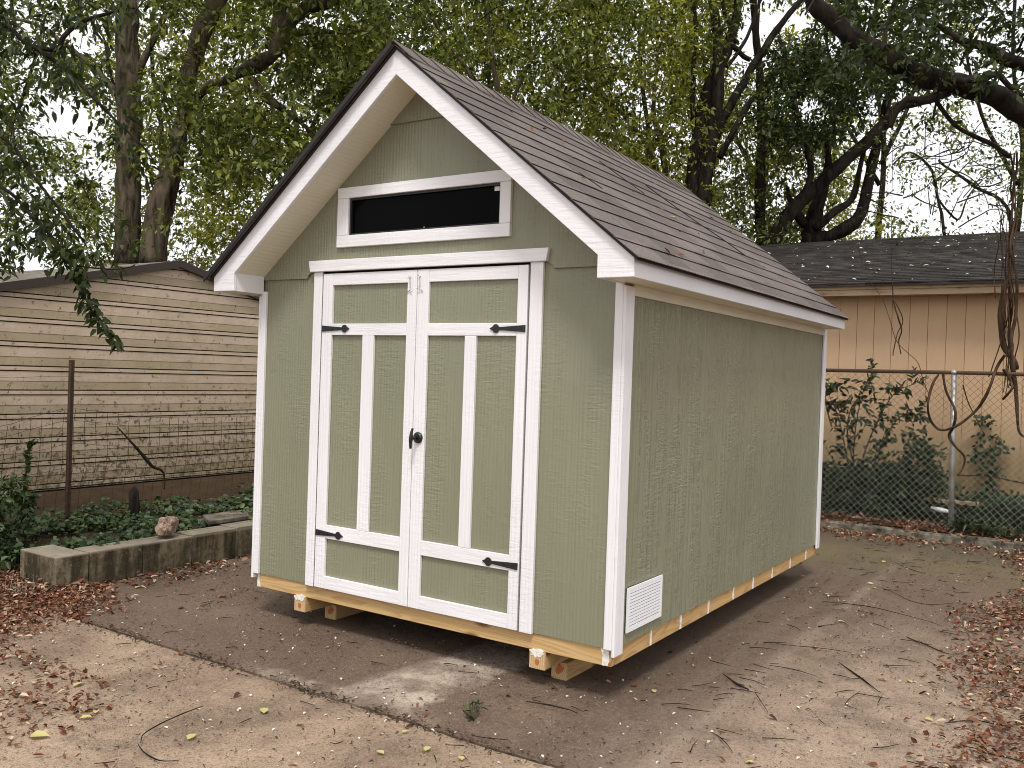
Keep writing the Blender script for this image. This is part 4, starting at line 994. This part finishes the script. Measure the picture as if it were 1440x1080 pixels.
for _ in range(190):
    u, v_ = rr.uniform(-230, 165), rr.uniform(-110, 385)
    if v_ > 290 and u > 20 + (385-v_)*.9: continue
    lim = 150 if v_ < 250 else 120
    q = at(u, v_, rr.uniform(4.6, 6.0))
    if rr.random() < (0.35 if 120 < v_ < 320 and u > 60 else .85) and not near_gap(q, KG): cK.append(tuple(q))
hang = [(v_, w_) for v_, w_ in ()]
e = empty('near_leafy_tree', tuple(at(-260, 700, dK))[:2] + (G,), 'near tree with larger dark glossy leaves hanging in from the top left corner', 'tree')
m = MB(); jk(m)
for i, b in enumerate(kb): limb(m, b, dK, seg=7, jit=.015, sd=i)
m.build('trunk', M['bark_dark'], e, smooth=True)
cK = np.array(cK); P, T, N = spray_leaves(cK, 10, .13, .4)
T = T + np.array([0, 0, -.9]); ln = .062*rng.uniform(.6, 1.25, len(P))
leaf_mesh('crown', P, T, N, ln, ln*.42, M['lf_d'], e, hi=True)
# the drooping spray that hangs in front of the metal building
sp_ = [at(95, 352, dK), at(112, 388, dK-.05), at(122, 420, dK-.1), at(140, 452, dK-.1), at(170, 484, dK-.12)]
sp_ = smooth_path(sp_, 11); P = []; T = []
for i, p in enumerate(sp_):
    for s in (-1, 1, 1, -1, 1, -1)[:random.choice((1, 2, 4, 6))]:
        P.append(p + Vector((random.gauss(0, .018), random.gauss(0, .018), random.gauss(0, .02)))); T.append(Vector((random.uniform(-.2, .2)+s*.5*RT[0], s*.5*RT[1]+random.uniform(-.3, .3), -random.uniform(.25, .9))))
P = np.array(P); T = np.array([tuple(a_) for a_ in T]); N = rng.normal(size=P.shape)*.4 - FW*.6 + np.array([0, 0, .7])
leaf_mesh('hanging_spray', P, T, N, .062*rng.uniform(.6, 1.3, len(P)), .030*rng.uniform(.8, 1.2, len(P)), M['lf_d'], e, hi=True)

# ------------------------------------------------------------------ vines on the right
def vine(pts, r, Y, label, jit=.012, sd=0, group=None, seg=6):
    P = [ony(u, v_, Y + .05*math.sin(i*2.1+sd)) for i, (u, v_) in enumerate(pts)]
    m = MB(); sp = smooth_path(P, 6, jit, sd); rr_ = interp([r]*len(pts), 6) if not hasattr(r, '__len__') else interp(list(r), 6)
    m.tube(sp, rr_, seg, rough=.35)
    return tag(m.build('vine', M['vine'], smooth=True), label, 'vine', group)
vine([(1420, 215), (1426, 245), (1424, 290), (1421, 330), (1424, 370), (1412, 410), (1408, 450), (1411, 485), (1424, 505), (1429, 518)], [.009, .01, .01, .012, .02, .026, .03, .032, .030, .028], 6.62, 'thickest brown vine trunk hanging from the big limb to the fence at the right edge')
vine([(1425, 238), (1428, 300), (1420, 345), (1430, 390), (1430, 440), (1421, 480), (1424, 515), (1428, 545), (1431, 580), (1433, 605), (1440, 614)], [.008, .008, .01, .014, .018, .02, .022, .02, .018, .014, .01], 6.55, 'vine twisting beside the thickest one and dropping over the fence rail at the right edge')
vine([(1413, 500), (1404, 515), (1394, 540), (1384, 560), (1368, 582), (1345, 599), (1322, 604), (1308, 590), (1305, 568), (1312, 540), (1320, 527)], [.014, .014, .015, .014, .015, .013, .012, .013, .012, .013, .010], 6.30, 'brown vine making a wide loop in front of the fence left of the steel post')
vine([(1326, 524), (1331, 550), (1343, 576), (1341, 598), (1335, 612), (1345, 628), (1356, 642), (1354, 658), (1346, 668)], [.010, .012, .013, .014, .016, .013, .010, .010, .008], 6.28, 'brown vine wound around the steel fence post')
vine([(1420, 440), (1410, 470), (1400, 500), (1390, 530)], .006, 6.6, 'thin vine strand slanting left above the fence rail beside the thick vine')
vine([(1346, 668), (1365, 669), (1385, 668), (1410, 674), (1440, 680)], .009, 7.6, 'brown vine runner lying low along the tan wall')
vine([(1400, 420), (1398, 380), (1404, 340), (1396, 318)], .006, 6.6, 'thin curling vine beside the thick vine against the dark roof')
vine([(1412, 520), (1420, 532), (1424, 545), (1416, 556), (1410, 562)], .013, 6.35, 'cut stub of vine just below the fence rail at the right')
vine([(1256, 140), (1255, 220), (1254, 300), (1254, 385), (1256, 420), (1262, 445), (1268, 465), (1264, 480), (1267, 498)], [.003]*4+[.008, .010, .010, .008, .006], 6.9, 'thin vine hanging from above in front of the tan wall with a thicker twisted end')
vine([(1206, 335), (1215, 380), (1240, 418), (1250, 450), (1262, 480), (1290, 510), (1302, 540), (1308, 560)], .0035, 6.9, 'long thin pale vine slanting across the tan wall down to the fence', .02, 5)
vine([(1255, 418), (1262, 430), (1270, 452), (1262, 470), (1256, 500)], .006, 6.88, 'short vine curling around the lower end of the hanging thin vine', .01, 9)
vine([(1322, 200), (1321, 260), (1323, 320)], .003, 7.2, 'very thin straight vine hanging in front of the white sky')
vine([(1354, 542), (1362, 566), (1374, 590), (1384, 610)], .007, 6.5, 'dark twig leaning behind the fence between post and ivy')

rv = random.Random(12)
for k in range(9):
    u = 1412 + rv.uniform(-14, 22); pts = []; v_ = rv.uniform(215, 330)
    while v_ < 560: pts.append((u, v_)); u += rv.uniform(-9, 9); u += (1424-u)*.25; v_ += rv.uniform(22, 40)
    vine(pts, rv.uniform(.003, .009), 6.6+rv.uniform(-.12, .12), 'thin strand in the vine tangle at the right edge of the photo', .03, k*3, 'thin strands of the vine tangle')
# ------------------------------------------------------------------ shrubs and ground plants
def shrub(name, label, stems, leafn, ln, mat='privet', pair=True, spread=.7, cat='shrub', clump=None, aspect=.5, lat=0):
    b0 = stems[0][0]; e = empty(name, (b0[0], b0[1], G+.07), label, cat)
    m = MB(); P = []; T = []
    for st in stems:
        sp = smooth_path([Vector(p) for p in st], 8, .01)
        m.tube(sp, [.009*(1-i/len(sp))+.002 for i in range(len(sp))], 5)
        for i in range(int(len(sp)*.25), len(sp)):
            d = (sp[min(i+1, len(sp)-1)]-sp[i-1]).normalized()
            for s in range(leafn):
                sd = d.cross(Vector((random.gauss(0, 1), random.gauss(0, 1), random.gauss(0, 1)))).normalized()
                P.append(sp[i]); T.append(d*.5 + sd*spread + Vector((0, 0, random.uniform(-.2, .3))))
    if lat:
        for st in stems:
            sp = smooth_path([Vector(p) for p in st], 8, .01)
            for i in range(int(len(sp)*.2), len(sp), 2):
                d = Vector((random.gauss(0, 1), random.gauss(0, .6), random.gauss(.35, .6))).normalized(); l0 = random.uniform(.4, 1.)*lat
                q = [sp[i] + d*l0*k_/5 + Vector((0, 0, -.12*l0*(k_/5)**2)) for k_ in range(6)]; m.tube(q, .0025, 3, cap=False)
                for k_ in range(1, 6):
                    for _ in range(2): P.append(q[k_]); T.append(d*.7 + Vector((random.gauss(0, .6), random.gauss(0, .6), random.gauss(-.2, .5))))
    P = [tuple(p) for p in P]; T = [tuple(p) for p in T]
    m.build('stem', M['bark_brown'], e)
    P = np.array(P); T = np.array(T)
    if clump is not None:
        cP, cT, cN = spray_leaves(clump, 22, .12); P = np.concatenate([P, cP]); T = np.concatenate([T, cT])
    N = rng.normal(size=P.shape)*.5 + np.array([-.0, -.5, .8]); l_ = ln*rng.uniform(.4, 1.3, len(P))
    leaf_mesh('foliage', P, T, N, l_, l_*aspect, M[mat], e, hi=True)
    return e
def S(Y, *pts): return [tuple(ony(u, v_, Y + .06*i)) for i, (u, v_) in enumerate(pts)]
shrub('privet_shrub', 'tall leafy shrub with arching shoots behind the fence next to the shed corner', [
    S(6.9, (1205, 720), (1200, 650), (1205, 590), (1215, 545), (1228, 522)), S(6.9, (1205, 720), (1215, 640), (1240, 580), (1262, 550), (1286, 540)), S(6.95, (1205, 720), (1190, 640), (1180, 590), (1165, 555)),
    S(6.9, (1210, 720), (1235, 640), (1258, 595), (1280, 580), (1295, 592)), S(7.0, (1200, 720), (1178, 660), (1150, 610)), S(6.8, (1210, 720), (1225, 665), (1235, 625)), S(6.9, (1200, 650), (1192, 610), (1196, 575), (1206, 560)), S(6.9, (1170, 600), (1160, 560), (1172, 542))], 1, .080, lat=.26)
cl = []
for _ in range(330):
    u = random.gauss(1282, 36); v_ = random.uniform(606, 730)
    if abs(u-1285) > (58+22*math.sin(v_*.11))*min(1, (v_-596)/75) or (v_ < 660 and mnoise.noise(Vector((u*.05, v_*.05, 2))) < -.1): continue
    cl.append(tuple(ony(u, v_, random.uniform(6.75, 7.3))))
shrub('round_bush', 'dense dark rounded bush behind the fence left of the steel post', [S(7.0, (1290, 735), (1285, 670), (1300, 620))], 2, .06, clump=np.array(cl))
cl = []
for _ in range(330):
    u = random.uniform(1140, 1265); v_ = random.uniform(655, 740); cl.append(tuple(ony(u, v_, random.uniform(6.65, 7.4))))
shrub('undergrowth_bush', 'low dark tangled bush behind the fence below the tall arching shrub', [S(7.0, (1190, 740), (1185, 700), (1170, 660))], 2, .06, clump=np.array(cl))
cl = []
for _ in range(330):
    u = random.uniform(1340, 1520); v_ = random.uniform(697, 745) ; cl.append(tuple(ony(u, v_, random.uniform(6.8, 7.5))))
shrub('low_bush', 'low dark ivy-covered bush behind the fence right of the steel post', [S(7.0, (1400, 745), (1410, 720), (1420, 700))], 2, .055, clump=np.array(cl))
cl = [tuple(ony(u+random.gauss(0, 7), v_+random.gauss(0, 6), 7.9)) for u, v_ in [(1388, 590), (1390, 606), (1384, 622), (1393, 632), (1383, 645), (1395, 655), (1386, 668), (1396, 675), (1390, 690), (1402, 690), (1376, 640), (1400, 640)] for _ in range(2)]
shrub('climbing_ivy', 'narrow patch of ivy climbing the tan wall behind the fence', [S(7.92, (1395, 745), (1396, 690), (1390, 640), (1385, 585), (1388, 520))], 1, .05, mat='ivy', clump=np.array(cl), cat='ivy', aspect=.9)
# weedy plants in front of the fence at the right
for i, (u, v_, lb) in enumerate(((1380, 752, 'small pale weedy plant at the fence foot, middle of three at the right'), (1415, 758, 'small weedy plant at the fence foot nearest the right edge of the photo'), (1352, 748, 'small weedy plant right beside the foot of the steel fence post'))):
    b = ony(u, v_, 6.27); st = [[tuple(b), tuple(b+Vector((random.uniform(-.2, .2), random.uniform(-.1, .05), random.uniform(.05, .13))))] for _ in range(10)]
    shrub('weed_plant', lb, st, 2, .07, mat='weed' if 'weed' in M else 'privet', cat='plant', aspect=.28)
# shrub at the left edge
def SX(X, *pts): return [tuple(onx(u, v_, X + .03*i)) for i, (u, v_) in enumerate(pts)]
cl = []
for _ in range(80):
    u = random.uniform(-60, 46); v_ = random.uniform(670, 800)
    if u > 42-(790-v_)*.05: continue
    cl.append(tuple(onx(u, v_, random.uniform(-5.1, -4.5))))
shrub('leafy_bush', 'bright leafy bush with one upright shoot at the left edge before the metal building', [SX(-4.9, (20, 780), (30, 710), (36, 660), (44, 625)), SX(-4.9, (10, 780), (0, 720), (-20, 680)), SX(-4.8, (20, 780), (40, 740), (48, 700))], 4, .050, mat='ivy', clump=np.array(cl), aspect=.7)
# trailing ivy in the bed
Pv = []
rr = random.Random(4)
for _ in range(2900):
    y = rr.uniform(-.45, 4.5); x = rr.uniform(-5.65, -4.02)
    if mnoise.noise(Vector((x*2.2, y*2.2, 8))) < -.04: continue
    h = .01 + .17*max(0, mnoise.noise(Vector((x*1.6, y*1.6, 3)))+.32)*rr.random()**.6
    if y < -.2 and x > -4.35: continue
    Pv.append((x, y, G+.13+h))
Pv = np.array(Pv); P = np.repeat(Pv, 4, 0) + rng.normal(size=(len(Pv)*4, 3))*np.array([.04, .04, .025])
T = rng.normal(size=P.shape)*np.array([1, 1, .25]) ; N = rng.normal(size=P.shape)*.35 + np.array([.35, -.3, .9]); l_ = .052*rng.uniform(.5, 1.25, len(P))
tag(leaf_mesh('ground_ivy', P, T, N, l_, l_*.85, M['ivy'], None, hi=True), 'trailing green ivy covering the bed behind the planter wall', 'ground cover', None, 'stuff')
# grass tuft by the planter
m = MB()
for k in range(26):
    b = Vector((-3.95+random.uniform(-.12, .12), -.62+random.uniform(-.08, .08), G)); t_ = b + Vector((random.uniform(-.10, .10), random.uniform(-.06, .06), random.uniform(.05, .16)))
    m.add([b+Vector((-.003, 0, 0)), b+Vector((.003, 0, 0)), t_], [(0, 1, 2)])
M['straw'] = NT('dry_straw').color((.42, .36, .24)).rough(.8).m
tag(m.build('grass_tuft', M['straw']), 'dry pale grass tuft in leaves at the foot of the planter end', 'grass')

# ------------------------------------------------------------------ litter
M['dead'] = leaf_mat('dead_leaf', [(.13, .038, .02), (.22, .085, .042), (.06, .026, .016), (.36, .20, .12), (.11, .045, .028), (.60, .45, .32), (.18, .045, .028), (.05, .022, .014)], .1, .7, .15)
M['yel'] = leaf_mat('yellow_leaf', [(.58, .47, .13), (.50, .46, .18), (.62, .50, .27)], .2, .6, .2)
M['chip'] = leaf_mat('chip', [(.03, .02, .014), (.06, .04, .026), (.10, .065, .04), (.05, .033, .02)], .0, .9, .1)
M['pchip'] = leaf_mat('pale_chip', [(.5, .42, .34), (.62, .55, .48), (.72, .68, .62)], .0, .8, .1)
def gz(x, y):
    if x < -3.84: return G+.012 if y < -.21 else G+.15
    if y > 6.19: return G+.088
    if y > 6.06: return G+.082
    return G+.004 if y > -.72 else G
def flat_leaves(name, pts, ln, asp, mat, lift, tilt, label, cat, curl=.25, kind='stuff', hi=True):
    P = np.array([(x, y, gz(x, y)+.002+abs(random.gauss(0, lift))) for x, y in pts]); n = len(P)
    a_ = rng.uniform(0, 2*math.pi, n); T = np.stack([np.cos(a_), np.sin(a_), rng.normal(size=n)*tilt], 1)
    N = rng.normal(size=(n, 3))*tilt + np.array([0, 0, 1.0]); l_ = ln*rng.uniform(.3, 1.35, n); asp = asp*rng.uniform(.5, 1.4, n)
    P[:, 2] += np.abs(T[:, 2])*l_*.5
    return tag(leaf_mesh(name, P, T, N, l_, l_*asp, M[mat], None, hi=hi, fold=.22, curl=curl), label, cat, None, kind)
def keep(x, y): return not (-3.9 < x < -3.82 and y > -.45)
def sample(n, fn, box, base=.55):
    out = []; x0_, x1_, y0_, y1_ = box; rr_ = random.Random(n)
    while len(out) < n:
        x = rr_.uniform(x0_, x1_); y = rr_.uniform(y0_, y1_)
        if rr_.random() < fn(x, y)*(base+.9*max(-.5, mnoise.noise(Vector((x*2.3, y*2.3, 1))))): out.append((x, y))
    return out
def ss(x, a_, b_):
    t_ = max(0, min(1, (x-a_)/(b_-a_))); return t_*t_*(3-2*t_)
def right_band(x, y):
    e_ = 1.36 + .16*mnoise.noise(Vector((y*.8, 0, 0))) - .25*math.exp(-((y-3.0)/.5)**2) + .12*math.exp(-((y-4.5)/.5)**2)
    return ss(x, e_-.25, e_+.12)
flat_leaves('leaf_litter', sample(17000, right_band, (1.0, 2.9, -1.2, 6.1), .9), .035, .5, 'dead', .008, .35, 'drift of red-brown fallen leaves along the right edge of the paving', 'leaf litter')
def left_band(x, y):
    e_ = -3.05 - .28*ss(y, -.7, .1)*1.4 + .15*mnoise.noise(Vector((y*1.7, 2, 0))); 
    return (1-ss(x, e_-.45, e_+.1))*(ss(y, -1.5, -1.05))
flat_leaves('leaf_litter', sample(13500, left_band, (-5.8, -2.75, -1.6, -.22), .8), .033, .5, 'dead', .010, .4, 'thick drift of red-brown leaves at the left in front of the planter end', 'leaf litter')
flat_leaves('leaf_litter', sample(700, lambda x, y: (1-ss(x, -3.8, -3.35)), (-3.84, -3.1, -.3, 4.5)), .045, .5, 'dead', .006, .35, 'brown fallen leaves along the foot of the planter wall', 'leaf litter')
def fl(x, y):
    u, v_ = 0, 0
    return ss(-x - (y+1.6)*.9, 1.55, 2.3)
flat_leaves('leaf_litter', sample(2000, lambda x, y: (1-ss(x+.55*(y+1.7), -2.05, -1.45)), (-3.4, -1.3, -2.3, -1.2)), .032, .5, 'dead', .004, .3, 'scattered red-brown leaves on the tan paving at the bottom left', 'leaf litter')
flat_leaves('leaf_litter', sample(4200, lambda x, y: .25 + .75*ss(y, 5.75, 5.95)*(1-ss(y, 6.5, 7.0)) + .3*ss(x, 1.2, 1.8), (-1.2, 2.6, 5.5, 6.9)), .042, .5, 'dead', .008, .4, 'fallen leaves lying along the kerb and fence foot', 'leaf litter')
flat_leaves('leaf_litter', sample(620, lambda x, y: 1, (-4, 3, -2.6, 5.9)), .040, .5, 'dead', .002, .2, 'single brown leaves scattered thinly over the paving', 'leaf litter')
for_shed = lambda x, y: 0 if (-W < x < 0 and .5 < y) else 1
flat_leaves('debris', sample(15000, for_shed, (-3.8, 2.2, -2.9, 6.0)), .016, .35, 'chip', .001, .15, 'dark bark crumbs and twig bits strewn over the paving', 'debris', hi=False)
flat_leaves('debris', sample(1300, lambda x, y: for_shed(x, y)*math.exp(-((y+.72)/.035)**2) + .0, (-3.6, 1.0, -.95, -.5)), .020, .4, 'chip', .002, .3, 'dark crumbs gathered in the paving joint', 'debris', hi=False)
flat_leaves('debris', sample(1100, for_shed, (-3.6, 2.0, -1.6, 4.5)), .018, .6, 'pchip', .001, .1, 'small pale chips strewn around the shed', 'debris', hi=False)
# fallen leaves on the old roof
P = []
for _ in range(420):
    x = random.uniform(-4.5, 7); y = 7.65 + 5*random.random()**1.3
    P.append((x, y, hz(y)+.02))
P = np.array(P); T = rng.normal(size=P.shape)*np.array([1, 1, .15]); N = np.tile([0, -.25, 1.0], (len(P), 1)) + rng.normal(size=P.shape)*.2
l_ = .075*rng.uniform(.5, 1.2, len(P))
tag(leaf_mesh('roof_leaf_litter', P, T, N, l_, l_*.5, M['pchip'], None, hi=True), 'pale fallen leaves scattered on the dark shingle roof', 'leaf litter', None, 'stuff')

P, T = ROOFLEAF; T[:, 2] -= T[:, 0]*K
tag(leaf_mesh('roof_leaf_litter', P, T, np.tile([.6, 0, .8], (len(P), 1)), .045*rng.uniform(.4, 1.2, len(P)), .02, M['dead'], None, hi=True), 'few small dead leaves scattered on the brown shed roof', 'leaf litter', None, 'stuff')
# yellow leaves, one by one
def onz(u, v_, z):
    d = FW + RT*(u-720)/FPX + UP*(540-v_)/FPX; return Vector(CAM + d*((z-CAM[2])/d[2]))
ylw = [(103, 965, .07), (112, 1010, .06), (134, 1003, .05), (371, 1003, .075), (40, 1035, .10), (181, 818, .08), (190, 827, .08), (921, 974, .05), (1282, 960, .05), (1219, 820, .06), (1226, 826, .05), (1178, 873, .05), (1062, 1072, .05), (264, 1040, .07), (540, 1060, .05), (598, 1056, .055), (650, 1069, .05), (565, 1030, .04), (1300, 1010, .05), (1400, 900, .06), (1160, 835, .04), (1240, 790, .05)]
for i, (u, v_, s_) in enumerate(ylw):
    p = onz(u, v_, G+.006); a_ = random.uniform(0, 6.3)
    o = leaf_mesh('fallen_leaf', np.array([tuple(p)]), np.array([[math.cos(a_), math.sin(a_), .12]]), np.array([[random.uniform(-.3, .3), random.uniform(-.3, .3), 1.0]]), np.array([s_*.85]), np.array([s_*.55]), M['yel'], None, hi=True, fold=.15, curl=.1)
    tag(o, 'yellow fallen leaf lying on the paving', 'leaf', 'yellow fallen leaves on the paving')
# twigs
tw = [([(196, 1046), (200, 1035), (222, 1022), (258, 1005), (287, 993)], .006, 'long curved dark twig on the tan paving at the lower left'), ([(196, 1046), (204, 1060), (222, 1072), (250, 1073)], .005, 'short curved twig continuing from the long curved twig at the lower left'),
      ([(1014, 948), (1033, 961), (1052, 972)], .010, 'short thick dark stick on the paving right of the shed corner'), ([(1082, 905), (1120, 911), (1160, 915), (1200, 919)], .004, 'thin straight twig left of centre among the twigs right of the shed'),
      ([(1182, 933), (1200, 945), (1222, 959), (1238, 973)], .008, 'dark stick lying diagonally in the middle of the right paving'), ([(1275, 895), (1300, 906), (1338, 920)], .007, 'straight dark stick near the leaf drift at the right'),
      ([(1160, 846), (1200, 850), (1250, 860), (1325, 881)], .005, 'longest thin twig crossing the right paving'), ([(1240, 826), (1270, 840), (1300, 849), (1340, 849)], .004, 'curved twig behind the longest thin twig at the right'),
      ([(1080, 937), (1110, 942), (1150, 953)], .004, 'faint thin twig ahead of the diagonal dark stick'), ([(742, 990), (778, 996), (812, 1003)], .007, 'dark twig on the paving in front of the support blocks'),
      ([(1062, 976), (1068, 985), (1080, 1004)], .004, 'tiny forked twig near the lower middle of the right paving'), ([(1002, 1030), (1012, 1038), (1030, 1058)], .005, 'little dark twig near the bottom edge'),
      ([(1325, 1015), (1370, 1012), (1410, 1020), (1440, 1019)], .005, 'twig lying in the leaf drift at the lower right'), ([(1258, 790), (1280, 800), (1300, 806)], .005, 'dark twig on the mossy paving near the kerb'),
      ([(660, 1034), (690, 1042), (720, 1046)], .004, 'short twig beside the paving joint'), ([(1210, 975), (1190, 990), (1206, 998)], .004, 'bent twig below the diagonal dark stick'), ([(1360, 1052), (1400, 1060), (1436, 1070)], .006, 'twig at the very bottom right corner in the leaves')]
for i, (pts, r_, lb) in enumerate(tw):
    r_ *= .75
    m = MB(); P = smooth_path([onz(u, v_, G+.004+r_) for u, v_ in pts], 6, .022, i)
    P = [Vector((p.x, p.y, max(p.z, G+.002+r_*.8))) for p in P]
    m.tube(P, [r_*(.75-.45*abs(2*k/len(P)-.9)) for k in range(len(P))], 6, rough=.4)
    if i % 3 == 2: q = P[len(P)//2]; m.tube([q, q+Vector((.05, -.03, .01))], [r_*.4, r_*.2], 4)
    tag(m.build('twig', M['bark_dark']), lb, 'twig')
# many unnamed little twigs
m = MB()
for k in range(520):
    x, y = random.uniform(-3.4, 2.0), random.uniform(-2.6, 5.5)
    if for_shed(x, y) == 0: continue
    a_ = random.gauss(.2, .9); l__ = random.uniform(.02, .10)*(1.6 if x > 0 else 1); p = Vector((x, y, gz(x, y)+.004)); q = Vector((math.cos(a_)*l__, math.sin(a_)*l__, random.uniform(0, .008)))
    m.tube([p, p+q*.5+Vector((random.gauss(0, .006), random.gauss(0, .006), .001)), p+q], [.0022, .002, .0012], 4)
tag(m.build('twig_litter', M['bark_dark']), 'small dark twigs strewn over the whole paving', 'twigs', None, 'stuff')
# small weed growing from the joint
b = onz(668, 1010, G); st = [[tuple(b), tuple(b+Vector((random.uniform(-.05, .05), random.uniform(-.05, .05), random.uniform(.02, .06))))] for _ in range(7)]
shrub('weed_plant', 'tiny weed growing out of the paving joint', st, 1, .032, mat='privet', cat='plant', aspect=.3)
# bits behind the fence
m = MB(); p = ony(1322, 717, 6.75); m.tube([p+Vector((-.09, 0, .01)), p, p+Vector((.10, .02, -.015))], [.02, .026, .018], 8); tag(m.build('plastic_scrap', M['vinyl'], smooth=True), 'white plastic scrap on the ground behind the fence next to the steel post', 'scrap')
m = MB(); p = ony(1335, 705, 6.95); m.box(p.x-.30, p.x+.28, p.y-.05, p.y+.08, p.z-.02, p.z+.015); tag(m.build('plank', M['tan_trim'], bevel=.004), 'weathered pinkish plank behind the foot of the fence post', 'plank')
